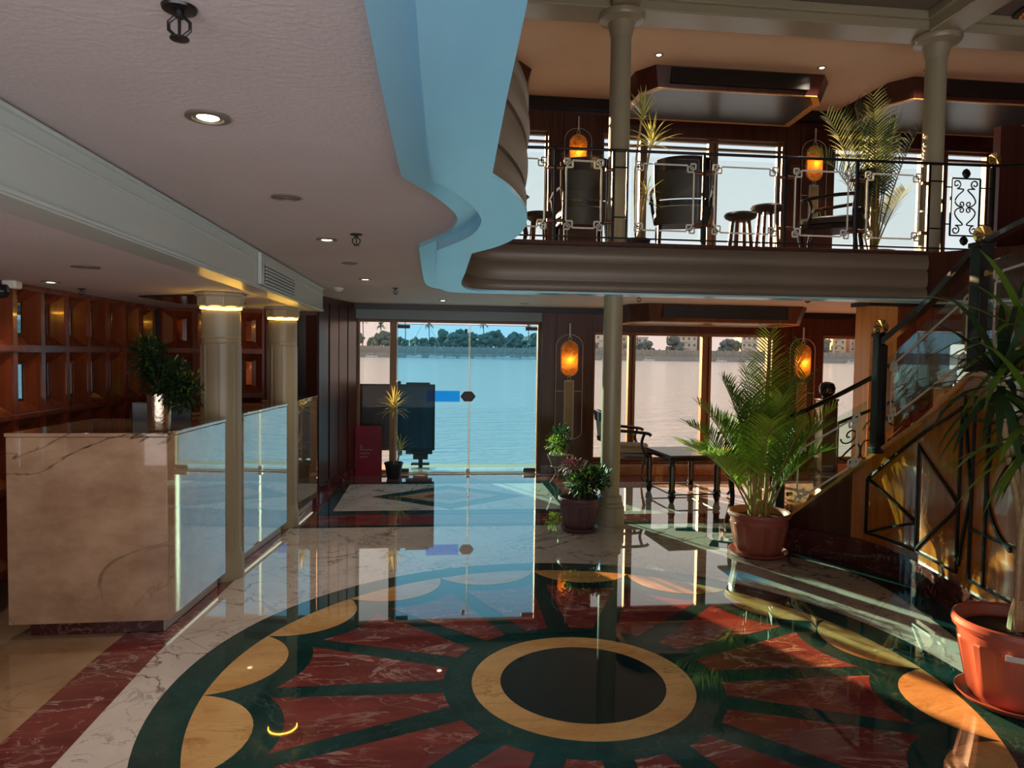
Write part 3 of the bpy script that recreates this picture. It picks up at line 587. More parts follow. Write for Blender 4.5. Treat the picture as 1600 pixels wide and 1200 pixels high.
def coffer_wall(name, origin, du, n, cw, rows, parent_kind='structure', mirrors='mirror', depth=.07):
    "deep splayed timber coffers, each with a narrow mirror slot"
    o = Vector((*origin, 0)); du = Vector((*du, 0)).normalized(); nr = Vector((du.y, -du.x, 0))   # nr points to the room
    mb = MB(); mm = MB()
    def P(u, z, d): return o + du * u + nr * d + Vector((0, 0, z))
    for i in range(n):
        for (z0, z1) in rows:
            u0, u1 = i * cw, (i + 1) * cw; e = .022; s_ = cw * .30; sz = .085
            outer = [(u0, z0), (u1, z0), (u1, z1), (u0, z1)]
            rim = [(u0 + e, z0 + e), (u1 - e, z0 + e), (u1 - e, z1 - e), (u0 + e, z1 - e)]
            inn = [(u0 + s_, z0 + sz), (u1 - s_, z0 + sz), (u1 - s_, z1 - sz), (u0 + s_, z1 - sz)]
            slot = [(u0 + cw * .42, z0 + sz + .012), (u1 - cw * .42, z0 + sz + .012), (u1 - cw * .42, z1 - sz - .012), (u0 + cw * .42, z1 - sz - .012)]
            v_ = [P(u, z, depth) for u, z in outer] + [P(u, z, depth) for u, z in rim] + [P(u, z, depth - .012) for u, z in rim] + [P(u, z, .006) for u, z in inn] + [P(u, z, .012) for u, z in slot]
            q = lambda a, b: [(a + k, a + (k + 1) % 4, b + (k + 1) % 4, b + k) for k in range(4)]
            mb.add(v_, q(0, 4) + q(4, 8) + q(8, 12) + q(12, 16))
            mm.add([P(u, z, .009) for u, z in slot], [(0, 1, 2, 3)])
    zt = max(r[1] for r in rows); zb = min(r[0] for r in rows)
    L_ = n * cw
    mb.add([P(0, zb, 0), P(L_, zb, 0), P(L_, zt, 0), P(0, zt, 0), P(0, zb, -.08), P(L_, zb, -.08), P(L_, zt, -.08), P(0, zt, -.08)], [(0, 1, 2, 3), (4, 5, 6, 7), (0, 1, 5, 4), (3, 2, 6, 7), (0, 3, 7, 4), (1, 2, 6, 5)])
    for z in sorted({r[0] for r in rows} | {r[1] for r in rows}):
        a = P(0, z, depth + .004); b = P(L_, z, depth + .004); mb.bar(a, b, .02, .026)
    w_ = mb.build(name, 'wood_red', kind='structure', smooth=False)
    mm.build('mirror_strip', mirrors, w_, smooth=False)
    return w_
rows = [(.22, .70), (.70, 1.13), (1.13, 1.54), (1.54, 1.92)]
coffer_wall('wall_reception_left', (-2.55, 2.4), (0, 1), 14, .305, rows)
coffer_wall('wall_reception_back', (-2.50, 6.90), (1, 0), 3, .31, rows, mirrors='copper_mirror')

# ------------------------------------------------------------------ reception counters
def counter(label, near, far, left_dir, w, name='reception_counter'):
    near = Vector((*near, 0)); far = Vector((*far, 0)); ld = Vector((*left_dir, 0)).normalized()
    t = thing(name, label, 'counter', tuple(near), 0, 'stone reception counters')
    a, b = Vector((0, 0, 0)), far - near; c = b + ld * w; d = ld * w
    poly = [tuple(p[:2]) for p in (a, b, c, d)]
    MB().prism(poly, .08, 1.078).build('body', 'counter_stone', t, bevel=.004)
    cen = sum((Vector(p) for p in poly), Vector((0, 0))) / 4
    grow = [tuple(cen + (Vector(p) - cen) * 1.012) for p in poly]
    MB().prism(grow, 1.080, 1.10).build('countertop', 'counter_stone', t, bevel=.003)
    fx = (b - a).normalized()
    ins = [a + ld * .045 + fx * .05, b + ld * .045 - fx * .03, c - ld * .08 - fx * .05, d - ld * .08 + fx * .05]
    MB().prism([tuple(p[:2]) for p in ins], 0.004, .08).build('plinth', 'marble_skirt', t)
    # light strip tucked under the overhang on the hall side
    s0 = a + ld * .030 + fx * .06; s1 = b + ld * .030 - fx * .04
    mb = MB(); mb.bar(s0 + ld * .006 + Vector((0, 0, .0755)), s1 + ld * .006 + Vector((0, 0, .0755)), .008, .005); mb.build('light_strip', 'led_white', t)
    # pale side cladding of the plinth
    p0 = a + ld * .043 + fx * .052; p1 = b + ld * .043 - fx * .032
    mb = MB(); mb.bar(p0 + Vector((0, 0, .034)), p1 + Vector((0, 0, .034)), .004, .06); mb.build('plinth_cladding', 'white_plastic', t)
    return t
counter('reception counter beside the bush in the silver vase, its veined broad side in full view', (-1.42, 3.97), (-1.352, 4.80), (-.985, -.02), .80)
counter('reception counter between the two reception pillars', (-1.35, 5.24), (-1.24, 6.20), (-.99, .1), .42)
counter('reception counter standing beyond both reception pillars', (-1.225, 6.62), (-1.165, 7.32), (-.99, .08), .33)
# reception pillars
def rpillar(label, x, y, h, r=.125):
    t = thing('reception_pillar', label, 'pillar', (x, y, 0), 0, 'reception pillars')
    mb = MB(); mb.lathe([(r, .16), (r, h - .16), (r * 1.0, h - .12)], n=32); mb.build('shaft', 'cream_paint', t)
    mb = MB(); mb.lathe([(r * 1.16, 0.001), (r * 1.16, .13), (r * 1.12, .14), (r * 1.12, .15), (r * 1.06, .165), (r * 1.06, .18), (r * .99, .2)], n=32); mb.build('base', 'cream_paint', t)
    mb = MB(); mb.lathe([(r * 1.08, h - .10), (r * 1.2, h - .085), (r * 1.2, h - .03), (r * 1.32, h - .02), (r * 1.32, h - .001)], n=8, a0=R(22.5)); mb.build('capital', 'cream_paint', t, bevel=.004)
    mb = MB(); mb.lathe([(r * 1.015, h - .106), (r * 1.05, h - .106), (r * 1.05, h - .1015), (r * 1.015, h - .1015)], n=32, cap=False); mb.build('light_ring', 'led_warm', t)
    mb = MB()
    for z in (h - .30, h - .335): mb.lathe([(r * 1.0, z - .006), (r * 1.03, z), (r * 1.0, z + .006)], n=32)
    for k in range(8):
        a = R(45 * k + 10); mb.bar((r * math.cos(a), r * math.sin(a), .2), (r * math.cos(a), r * math.sin(a), h - .35), .008, .008)
    mb.build('moulding', 'cream_paint', t); return t
rpillar('cream reception pillar that rises behind the vase counter, amber light under its capital', -1.43, 4.99, 1.93)
rpillar('slimmer looking cream reception pillar past the beam vent, amber light under its capital', -1.32, 6.42, 1.93, .12)

# ------------------------------------------------------------------ hall columns
def column(label, x, y, z0, z1, r, base, cap):
    t = thing('column', label, 'column', (x, y, z0), 0, 'round cream columns')
    h = z1 - z0
    MB().lathe([(r, .0 if not base else .2), (r, h * .5), (r * .97, h)], n=32).build('shaft', 'cream_paint', t)
    if base: MB().lathe([(r * 1.55, .001), (r * 1.55, .165), (r * 1.4, .175), (r * 1.4, .2), (r * 1.28, .215), (r * 1.28, .26), (r * 1.08, .275)], n=32).build('base', 'cream_paint', t)
    if cap: MB().lathe([(r * 1.0, h - .2), (r * 1.3, h - .075), (r * 2.1, h - .05), (r * 2.25, h - .02), (r * 2.25, h)], n=32).build('capital', 'cream_paint', t)
    return t
column('round cream column standing on the hall floor beside the plum flowerpot', 1.615, 6.33, 0, SOF, .088, True, False)
column('round cream column on the balcony next to the two headed dracaena', 1.66, 6.42, BAL, 4.62, .095, False, True)
column('round cream column on the balcony next to the arching palm and scroll grille', 4.74, 6.42, BAL, 4.61, .095, False, True)

# ------------------------------------------------------------------ balcony railing
def key_frame(mb, u0, u1, v0, v1, mapf, s=.07, w=.014):
    "etched line frame with interlocked squares in its corners; mapf(u, v) -> point"
    def ln(a, b):
        p = mapf(*a); q = mapf(*b); n_ = (mapf(a[0] + 1e-3, a[1]) - p).cross(mapf(a[0], a[1] + 1e-3) - p).normalized()
        mb.bar(p, q, w, .003, up=tuple(n_))
    for cu, cv, su, sv in ((u0, v0, 1, 1), (u1, v0, -1, 1), (u1, v1, -1, -1), (u0, v1, 1, -1)):
        sq = lambda a, b, c, d: [ln((cu + su * a, cv + sv * b), (cu + su * c, cv + sv * b)), ln((cu + su * c, cv + sv * b), (cu + su * c, cv + sv * d)), ln((cu + su * c, cv + sv * d), (cu + su * a, cv + sv * d)), ln((cu + su * a, cv + sv * d), (cu + su * a, cv + sv * b))]
        sq(0, 0, s * .62, s * .62); sq(s * .34, s * .34, s, s)
    m_ = s * .5
    ln((u0 + s, v0 + m_ * .4), (u1 - s, v0 + m_ * .4)); ln((u0 + s, v1 - m_ * .4), (u1 - s, v1 - m_ * .4))
    ln((u0 + m_ * .4, v0 + s), (u0 + m_ * .4, v1 - s)); ln((u1 - m_ * .4, v0 + s), (u1 - m_ * .4, v1 - s))
def spiral(c, r0_, r1_, a0, a1, n=20):
    return [(c[0] + (r0_ + (r1_ - r0_) * t / n) * math.cos(R(a0 + (a1 - a0) * t / n)), c[1] + (r0_ + (r1_ - r0_) * t / n) * math.sin(R(a0 + (a1 - a0) * t / n))) for t in range(n + 1)]
rail = thing('balcony_railing', 'black balcony railing with etched glass panels above the hall', 'railing', (0, 5.97, BAL))
def yr(x): return 0.0
posts = [1.0, 1.50, 2.295, 3.035, 3.70, 4.38, 5.0]
mb = MB(); mb.tube([(.25, .05, .765), (1.0, 0, .765), (3.0, 0, .775), (4.4, 0, .78), (5.0, 0, .785)], .013); mb.build('handrail', 'iron', rail)
MB().bar((.3, 0, .03), (5.0, 0, .03), .02, .012).build('bottom_rail', 'iron', rail)
for px in posts:
    mb = MB(); w2 = .035 if px == 5.0 else .024; mb.box((px - w2 / 2, -.015, 0), (px + w2 / 2, .015, .77)); mb.build('post', 'iron', rail, bevel=.003)
for px in (1.62, 4.52):
    mb = MB(); mb.box((px - .007, -.007, 0), (px + .007, .007, .77)); 
    for z in (.2, .62): mb.box((px - .13, -.006, z), (px - .007, .006, z + .012))
    mb.build('thin_bar', 'iron', rail)
panels = [(.42, .955), (1.05, 1.44), (1.66, 2.25), (2.35, 2.99), (3.08, 3.66), (3.75, 4.33)]
for a, b in panels:
    g = MB(); g.box((a, -.004, .05), (b, .004, .72)); g = g.build('glass_panel', 'glass_clear', rail)
    e_ = MB(); key_frame(e_, a + .03, b - .03, .09, .68, lambda u, v: Vector((u, -.0065, v))); e_.build('etched_border', 'etch', g, smooth=False)
for px in posts[:6]:
    for z in (.16, .6):
        for s_ in (-1, 1):
            if px == 1.5 and s_ == 1 or px == 4.38 and s_ == 1: continue
            mb = MB(); mb.cyl((px + s_ * .012, -.006, z), (px + s_ * .07, -.006, z), .017, .014, 10); mb.build('clamp', 'bronze_clip', rail)
# scroll grille
sg = MB(); gx0, gx1, gz0, gz1 = 4.60, 4.88, .15, .66; cxm = (gx0 + gx1) / 2; czm = (gz0 + gz1) / 2
fr = [(gx0, gz0), (gx1, gz0), (gx1, gz1), (gx0, gz1)]
for i in range(4):
    p, q = fr[i], fr[(i + 1) % 4]; sg.bar((p[0], 0, p[1]), (q[0], 0, q[1]), .012, .012)
for sxx in (-1, 1):
    for szz in (-1, 1):
        T = lambda p: (cxm + sxx * p[0], 0, czm + szz * p[1])
        outer_sp = spiral((.088, .205), .012, .042, 200, 200 + 430, 16)
        inner_sp = spiral((.035, .028), .010, .028, -90, -90 + 420, 14)
        mid = smooth_curve([(outer_sp[-1][0], outer_sp[-1][1], 0), (.02, .155, 0), (.075, .10, 0), (.10, .05, 0), (.07, .012, 0), (.03, .004, 0)], 5)
        sg.tube([T(p) for p in outer_sp], .006, 6); sg.tube([T((p[0], p[1])) for p in mid], .006, 6); sg.tube([T(p) for p in inner_sp], .0055, 6)
for z in (gz1 + .045, gz0 - .045): sg.lathe([(.001, -.045), (.03, -.03), (.045, 0), (.03, .03), (.001, .045)], (cxm, 0, z), 12, scale=(1, .3))
for z in (.25, .58): sg.bar((gx1, 0, z), (5.0, 0, z), .01, .01); sg.bar((4.52, 0, z), (gx0, 0, z), .01, .01)
sg.build('scroll_grille', 'iron', rail)
def shell_cap(mb, c, s=.06, ax=(1, 0, 0)):
    "scalloped fan finial, facing -Y"
    ax = Vector(ax).normalized(); n_ = Vector((-ax.y, ax.x, 0)); vs_ = []; K = 20
    for side in (-1, 1):
        vs_.append(Vector(c) + n_ * side * .018)
        for i in range(K + 1):
            a = R(-70 + 320 * i / K); r_ = s * (1 + .05 * math.cos(i * math.pi)); th = .008 + .008 * (i % 2)
            vs_.append(Vector(c) + ax * r_ * math.cos(a) + Vector((0, 0, r_ * math.sin(a))) + n_ * side * th)
    K2 = K + 2; fs = []
    for i in range(K): fs += [(0, 1 + i, 2 + i), (K2, K2 + 2 + i, K2 + 1 + i), (1 + i, K2 + 1 + i, K2 + 2 + i, 2 + i)]
    fs += [(0, K2, K2 + 1, 1), (0, K + 1, K2 + K + 1, K2)]
    mb.add(vs_, fs)
mb = MB(); shell_cap(mb, (5.01, 0, .845), .055); mb.build('shell_finial', 'brass', rail)
# turn of the railing going to the stair head
mb = MB(); cr = smooth_curve([(5.0, 0, .785), (5.12, -.25, .74), (5.3, -.5, .72), (5.6, -.7, .72)], 6); mb.tube(cr, .014); mb.build('handrail', 'iron', rail)
for p in ((5.2, -.37), (5.45, -.6)):
    mb = MB(); mb.box((p[0] - .01, p[1] - .01, 0), (p[0] + .01, p[1] + .01, .73)); mb.build('post', 'iron', rail)
# ------------------------------------------------------------------ canopies (hanging light boxes over windows)
def canopy(label, x0, x1, y0, zt, name='canopy_box', zb=None, vent=True):
    t = thing(name, label, 'ceiling box', (0, 0, 0)); h = zt - zb; c = .22
    top = [(x0, FY - .13), (x0 + .05, y0 + c), (x0 + c, y0), (x1 - c, y0), (x1 - .05, y0 + c), (x1, FY - .13)]
    cx_ = (x0 + x1) / 2
    bot = [(cx_ + (p[0] - cx_) * .95, p[1] + (.06 if p[1] < FY - .2 else 0)) for p in top]
    mb = MB(); n = 6; mb.add([(p[0], p[1], zb) for p in bot] + [(p[0], p[1], zt - .001) for p in top], [tuple(range(n)), tuple(range(n, 2 * n))] + [(i, (i + 1) % n, n + (i + 1) % n, n + i) for i in range(n)])
    mb.build('body', 'wood_dark', t, smooth=False)
    MB().box((x0 + c + .18, y0 - .004, zb + .04), (x1 - c - .18, y0 + .05, zt - .015)).build('grille', 'black_band', t)
    g = [(cx_ + (p[0] - cx_) * .93, p[1] + .03 if p[1] < FY - .2 else p[1] - .03) for p in bot]
    mb = MB(); n = 6
    mb.add([(p[0], p[1], zb - .012) for p in bot] + [(p[0], p[1], zb - .012) for p in g] + [(p[0], p[1], zb) for p in bot] + [(p[0], p[1], zb) for p in g],
           [(i, (i + 1) % n, n + (i + 1) % n, n + i) for i in range(n)] + [(i, (i + 1) % n, 2 * n + (i + 1) % n, 2 * n + i) for i in range(n)] + [(n + i, n + (i + 1) % n, 3 * n + (i + 1) % n, 3 * n + i) for i in range(n)])
    mb.build('rim', 'wood_gold', t, smooth=False)
    MB().flat(g, zb - .004).build('underside_panel', 'smoked', t)
    return t
mat('smoked', srgb(64, 64, 66), 0.32, ior=1.6)
canopy('wooden ceiling box with black grille above the lower window seats', 2.2, 4.5, 7.9, LOW, zb=1.95)
canopy('wooden ceiling box above the balcony armchairs, between the two lit wall lamps', 2.2, 4.62, 7.8, UP, zb=UP - .22)
canopy('wooden ceiling box above the balcony palm', 5.2, 7.6, 7.7, UP, zb=UP - .22)
canopy('wooden ceiling box partly hidden behind the curved gallery edge', -1.7, 1.12, 7.9, UP, zb=UP - .22)

# ------------------------------------------------------------------ wall lamps
def wall_lamp(label, x, zc, tablet):
    t = thing('wall_lamp', label, 'wall lamp', (x, FY - .012, zc), 0, 'oval amber wall lamps')
    mb = MB(); rx, rz = .10, .10; hh = .115; n = 24; prof = []
    def oval(sx, y, hh_=hh): return [(sx * math.cos(R(a)), y, (hh_ if a <= 180 else -hh_) + sx * math.sin(R(a))) for a in range(0, 360, 12)]
    rings = [oval(.105, -.005), oval(.105, -.04), oval(.09, -.065), oval(.05, -.085, .08)]; K = len(rings[0]); vs_ = sum(rings, [])
    fs = [(j * K + i, j * K + (i + 1) % K, (j + 1) * K + (i + 1) % K, (j + 1) * K + i) for j in range(3) for i in range(K)] + [tuple(3 * K + i for i in range(K))]
    mb.add(vs_, fs); mb.build('glass_shade', 'alabaster', t)
    mb = MB(); mb.tube([(p[0], -.03, p[2]) for p in oval(.112, 0)], .006, 6, closed=True)
    mb.tube([(.022 * math.cos(R(a)), -.03, hh + .14 + .022 * math.sin(R(a))) for a in range(0, 360, 20)], .005, 6, closed=True)
    mb.tube([(.022 * math.cos(R(a)), -.03, -hh - .14 + .022 * math.sin(R(a))) for a in range(0, 360, 20)], .005, 6, closed=True)
    mb.bar((0, -.03, hh + .16), (0, -.03, hh + .34), .022, .01)
    big = [(.175 * math.cos(R(a)), -.02, hh + .04 + .155 * math.sin(R(a))) for a in range(0, 181, 12)]
    b_ = -.95 if tablet else -.85
    for s_ in (-1, 1): mb.tube([(s_ * .175, -.02, hh + .04), (s_ * .175, -.02, b_)], .005, 6)
    mb.tube(big, .005, 6); mb.tube([(.175 * math.cos(R(a)), -.02, b_ + .1 * math.sin(R(a))) for a in range(180, 361, 15)], .005, 6)
    for s_ in (-1, 1): mb.bar((s_ * .175, -.02, -.42), (s_ * .07, -.02, -.42), .008, .008)
    mb.build('iron_frame', 'iron_grey', t)
    mb = MB(); mb.box((-.065, -.03, -1.05 if tablet else -.9), (.065, 0, -.28)); mb.build('frame_plate', 'iron_grey', t)
    mb = MB(); mb.box((-.05, -.036, -1.03 if tablet else -.88), (.05, -.03, -.30)); mb.build('stone_tablet', 'stone_tablet', t)
    mb = MB(); mb.lathe([(.001, -.03), (.018, -.02), (.022, 0), (.012, .03), (.001, .04)], (0, -.035, -.03), 12); mb.build('bulb', 'bulb_glow', t)
    return t
mat('bulb_glow', srgb(255, 190, 80), 0.4, emit=(1.0, 0.42, 0.06, 1), estr=55)
wall_lamp('oval amber wall lamp between the glass doors and the lower window', 1.735, 1.50, True)
wall_lamp('oval amber wall lamp behind the stair foot, beyond the green areca palm', 4.90, 1.50, True)
wall_lamp('oval amber wall lamp on the balcony above the armchair closest to the curved gallery', 1.80, 4.12, False)
wall_lamp('oval amber wall lamp on the balcony between the round stools and the arching palm', 4.98, 4.12, False)
# ------------------------------------------------------------------ ceiling fittings
def downlight(label, x, y, z, lit, r=.055, power=0):
    t = thing('downlight', label, 'downlight', (x, y, z), 0, 'recessed ceiling downlights')
    MB().lathe([(r * 1.0, -.0005), (r * 1.02, -.006), (r * .72, -.008), (r * .66, -.002)], n=28, cap=False).build('trim_ring', 'grey_metal', t)
    MB().lathe([(r * .66, -.003), (r * .5, -.0035)], n=24).build('reflector', 'grey_metal', t)
    MB().lathe([(r * .5, -.004), (r * .42, -.006)], n=20).build('bulb', 'lamp_glow' if lit else 'lamp_off', t)
    if power:
        ld = bpy.data.lights.new('downlight_beam', 'SPOT'); lo = bpy.data.objects.new('downlight_beam', ld); col.objects.link(lo); lo.parent = t; lo.location = (0, 0, -.02)
        ld.energy = power; ld.color = (1, .85, .68); ld.spot_size = R(130); ld.spot_blend = 1.0; ld.shadow_soft_size = .03
    return t
for lab, x, y, z, lit in [('lit downlight in the low ceiling, the big one closest to the camera', -.584, 1.93, LOW, 1), ('unlit downlight in the low ceiling, second in the row', -.58, 2.88, LOW, 0),
                          ('lit downlight in the low ceiling beside the second sprinkler', -.577, 3.92, LOW, 1), ('unlit downlight in the low ceiling, fourth in the row', -.572, 4.93, LOW, 0),
                          ('lit downlight in the low ceiling, fifth in the row near the smoke detector', -.568, 5.98, LOW, 1), ('lit downlight just inside the glass entrance doors', .095, 8.15, LOW, 1), ('unlit dark downlight above the entrance, toward the wall lamp', 1.06, 8.38, LOW, 0)]:
    downlight(lab, x, y, z, lit, power=24 if lit else 0)
downlight('lit downlight over the reception desk next to the panelled wall', -2.2, 4.38, 1.93, 1, .05, 8)
downlight('lit downlight in the upper ceiling above the dracaena', 2.37, 7.55, UP, 1, .05, 70)
downlight('lit downlight in the upper ceiling between the two wooden boxes', 4.26, 7.62, UP, 1, .05, 70)
downlight('lit downlight in the upper ceiling tucked beside the second balcony column', 5.45, 7.5, UP, 1, .05, 70)
for x, y, lab in ((-1.9, 2.6, 'added unseen downlight over the reception floor, out past the first counter'), (-1.9, 1.2, 'added unseen downlight over the reception floor at the camera side')): downlight(lab, x, y, 1.93, 1, .05, 8)  # out of view, added to give the reception side warm light
for lab, x, y, z, lit in (('round unlit ceiling fitting over the reception, between beam and panelled wall', -1.62, 3.53, 1.93, 0),):
    downlight(lab, x, y, z, lit, .06)
def sprinkler(label, x, y, z, s=1.0):
    t = thing('sprinkler', label, 'sprinkler', (x, y, z), 0, 'ceiling sprinklers'); t.scale = (s, s, s)
    MB().lathe([(.032, -.001), (.03, -.006), (.012, -.009)], n=20).build('escutcheon', 'black_paint', t)
    mb = MB(); mb.cyl((0, 0, -.008), (0, 0, -.02), .009)
    for s_ in (-1, 1): mb.tube([(s_ * .008, 0, -.018), (s_ * .019, 0, -.028), (s_ * .019, 0, -.042), (s_ * .006, 0, -.054)], .0035, 6)
    mb.cyl((0, 0, -.02), (0, 0, -.054), .003); mb.build('frame_arms', 'black_paint', t)
    MB().lathe([(.004, -.053), (.017, -.056), (.017, -.059), (.004, -.061)], n=16).build('deflector', 'black_paint', t)
sprinkler('black ceiling sprinkler cut by the top of the view above the low hall', -.45, 1.33, LOW, .95)
sprinkler('black ceiling sprinkler in the low ceiling close to the curved gallery edge', -.40, 3.72, LOW)
sprinkler('small black ceiling sprinkler far along the low ceiling before the doors', -.363, 6.75, LOW)
sprinkler('small black ceiling sprinkler in front of the lower wooden ceiling box', 1.975, 6.75, LOW - .02)
sprinkler('black sprinkler in the upper ceiling beside the second balcony column', 4.62, 6.12, 4.78)
sprinkler('small black sprinkler over the reception by the panelled wall', -2.25, 4.85, 1.93, .8)
def detector(label, x, y, z):
    mb = MB(); mb.lathe([(.05, -.001), (.05, -.014), (.042, -.02), (.034, -.022), (.034, -.032), (.02, -.038)], (x, y, z), 24); tag(mb.build('smoke_detector', 'white_plastic'), label, 'smoke detector')
detector('white smoke detector on the low ceiling near the end of the beam', -.90, 6.85, LOW)
detector('white smoke detector under the balcony in front of the wooden ceiling box', 2.24, 6.75, LOW)
c_ = thing('security_camera', 'dark security camera in a white bracket at the top of the panelled wall', 'camera', (-2.40, 4.33, 1.93))
MB().box((-.03, -.02, -.05), (.05, .05, -.001)).build('bracket', 'white_plastic', c_, bevel=.01)
mb = MB(); mb.lathe([(.001, -.045), (.025, -.04), (.042, -.015), (.044, .0), (.03, .03)], (-.02, -.03, -.062), 20); mb.build('dome', 'monitor', c_)
c_ = thing('security_camera', 'small dark dome camera under the balcony near the stair', 'camera', (3.62, 6.6, LOW - .0))
MB().lathe([(.045, -.001), (.045, -.02), (.03, -.03)], n=20).build('housing', 'white_plastic', c_)
MB().lathe([(.034, -.028), (.03, -.05), (.012, -.064), (.002, -.066)], n=20).build('dome', 'monitor', c_)
c_ = thing('sky_light', 'round stained glass ceiling light in blue and violet at the top corner', 'ceiling light', (5.72, 6.02, UP))
MB().lathe([(.42, -.001), (.43, -.03), (.38, -.035), (.37, -.02)], n=40, cap=False).build('rim', 'wood_black', c_)
MB().lathe([(.375, -.018), (.2, -.045), (.01, -.05)], n=40).build('stained_glass', 'stained_glass', c_)
# reception ceiling recess, drawn as a thin dark slab below the ceiling
mb = MB(); mb.prism([(-2.1, 5.35), (-1.62, 5.1), (-1.5, 5.9), (-1.75, 6.15), (-2.05, 6.0)], 1.918, 1.9295); mb.build('trim_12', 'wood_black', kind='structure')

# ------------------------------------------------------------------ staircase
SK = .185
opath = smooth_curve([(2.80, 5.46, .18), (2.98, 5.27, .42), (3.20, 5.0, .74), (3.27, 4.74, .94), (3.265, 4.40, 1.14), (3.19, 3.93, 1.44)], 6)
opath2 = smooth_curve([(3.19, 3.93, 1.455), (3.10, 3.4, 1.47), (3.06, 2.8, 1.48), (3.06, 1.5, 1.5)], 5)
allp = opath + opath2[1:]
stair = thing('staircase', 'curved staircase with panelled side wall, glass balustrade and iron scrollwork', 'staircase', (0, 0, 0))
def curve_wall(mb, pts, z0, ztop, th0, th1):
    "wall following pts between two outward offsets (towards the hall = negative x side)"
    P2 = [(p.x, p.y) for p in pts]; A = offset2(P2, -th0); B = offset2(P2, -th1)
    for i in range(len(pts) - 1):
        q = [A[i], A[i + 1], B[i + 1], B[i]]; za = ztop(pts[i]); zb = ztop(pts[i + 1])
        vs_ = [(*A[i], z0), (*A[i + 1], z0), (*B[i + 1], z0), (*B[i], z0), (*A[i], za), (*A[i + 1], zb), (*B[i + 1], zb), (*B[i], za)]
        mb.add(vs_, [(0, 3, 2, 1), (4, 5, 6, 7), (0, 1, 5, 4), (3, 7, 6, 2)] + ([(0, 4, 7, 3)] if i == 0 else []) + ([(1, 2, 6, 5)] if i == len(pts) - 2 else []))
# offset sign: travelling towards -Y the hall lies on the right (-X) side -> positive d in offset2 is left
mb = MB(); curve_wall(mb, allp[:12], SK - .002, lambda p: p.z, -.10, 0.0); mb.build('lower_side_wall', 'wood_stair_shaded', stair, angle=30)
mb = MB(); curve_wall(mb, allp[11:], SK - .002, lambda p: p.z, -.10, 0.0); mb.build('side_wall', 'wood_orange', stair, angle=30)
mb = MB(); curve_wall(mb, allp, 0.001, lambda p: SK, -.10, .022); curve_wall(mb, allp, SK - .02, lambda p: SK + .004, -.10, .028); mb.build('skirting', 'marble_skirt', stair, angle=30)
mb = MB()
P2 = [(p.x, p.y) for p in allp]; A = offset2(P2, .12); B = offset2(P2, -.018)
for i in range(len(allp) - 1):
    za, zb = allp[i].z, allp[i + 1].z
    mb.add([(*A[i], za), (*A[i + 1], zb), (*B[i + 1], zb), (*B[i], za), (*A[i], za + .03), (*A[i + 1], zb + .03), (*B[i + 1], zb + .03), (*B[i], za + .03)], [(0, 3, 2, 1), (4, 5, 6, 7), (0, 1, 5, 4), (3, 7, 6, 2), (0, 4, 7, 3), (1, 2, 6, 5)])
mb.build('capping', 'wood_gold', stair, angle=30)
# black trim bars on the panelling: polyline pieces following the wall surface
def on_wall(s, z):   # s = index parameter along allp
    i = min(int(s), len(allp) - 2); f = s - i; p = allp[i].lerp(allp[i + 1], f); t = (allp[i + 1] - allp[i]); t.z = 0; t.normalize()
    return Vector((p.x + t.y * .006, p.y - t.x * .006, z)), p.z
def nearest_s(Y_):
    for i in range(len(allp) - 1):
        if allp[i].y >= Y_ >= allp[i + 1].y: return i + (allp[i].y - Y_) / (allp[i].y - allp[i + 1].y)
    return 0
def trim(name, a, b, w=.016):
    (ya, za), (yb, zb) = a, b; sa, sb = nearest_s(ya), nearest_s(yb); n = 8; mb = MB()
    pts_ = [on_wall(sa + (sb - sa) * k / n, za + (zb - za) * k / n)[0] for k in range(n + 1)]
    for k in range(n): mb.bar(pts_[k], pts_[k + 1], w, .016, up=(-1, .1, 0))
    mb.build(name, 'iron', stair, smooth=False)
top = lambda Y_: on_wall(nearest_s(Y_), 0)[1]
k0, k1, k2 = 4.94, 4.44, 3.97
for a, b in (((k0, .25), (k0, top(k0) - .14)), ((k1, .25), (k1, top(k1) - .13)), ((k2, .25), (k2, top(k2) - .15)), ((k0, .25), (k2, .25)), ((k0, top(k0) - .14), (k2, top(k2) - .15)),
             ((k0, .66), (k1, .44)), ((k0, .25), (k1, .44)), ((k1, top(k1) - .15), (k2, .66)), ((k2, .66), (k1, .26)),
             ((3.84, .25), (3.84, 1.34)), ((3.70, .25), (3.70, 1.34)), ((3.84, .55), (3.2, .55)), ((3.84, 1.2), (3.0, 1.2)), ((3.95, 1.34), (3.84, .75)), ((3.84, .75), (3.95, .3)), ((3.84, .25), (1.6, .25)), ((3.1, .25), (3.1, 1.34)), ((2.4, .25), (2.4, 1.34))):
    trim('panel_trim', a, b)
mb = MB(); arc = [(3.70 - .42 * math.sin(R(a)) * 0 - .35 + .35 * math.cos(R(a)), .86 + .36 * math.sin(R(a))) for a in range(-70, 71, 10)]
for k in range(len(arc) - 1):
    p = on_wall(nearest_s(arc[k][0] - .0), arc[k][1])[0]; q = on_wall(nearest_s(arc[k + 1][0]), arc[k + 1][1])[0]; mb.bar(p, q, .02, .016, up=(-1, .1, 0))
mb.build('panel_trim', 'iron', stair, smooth=False)
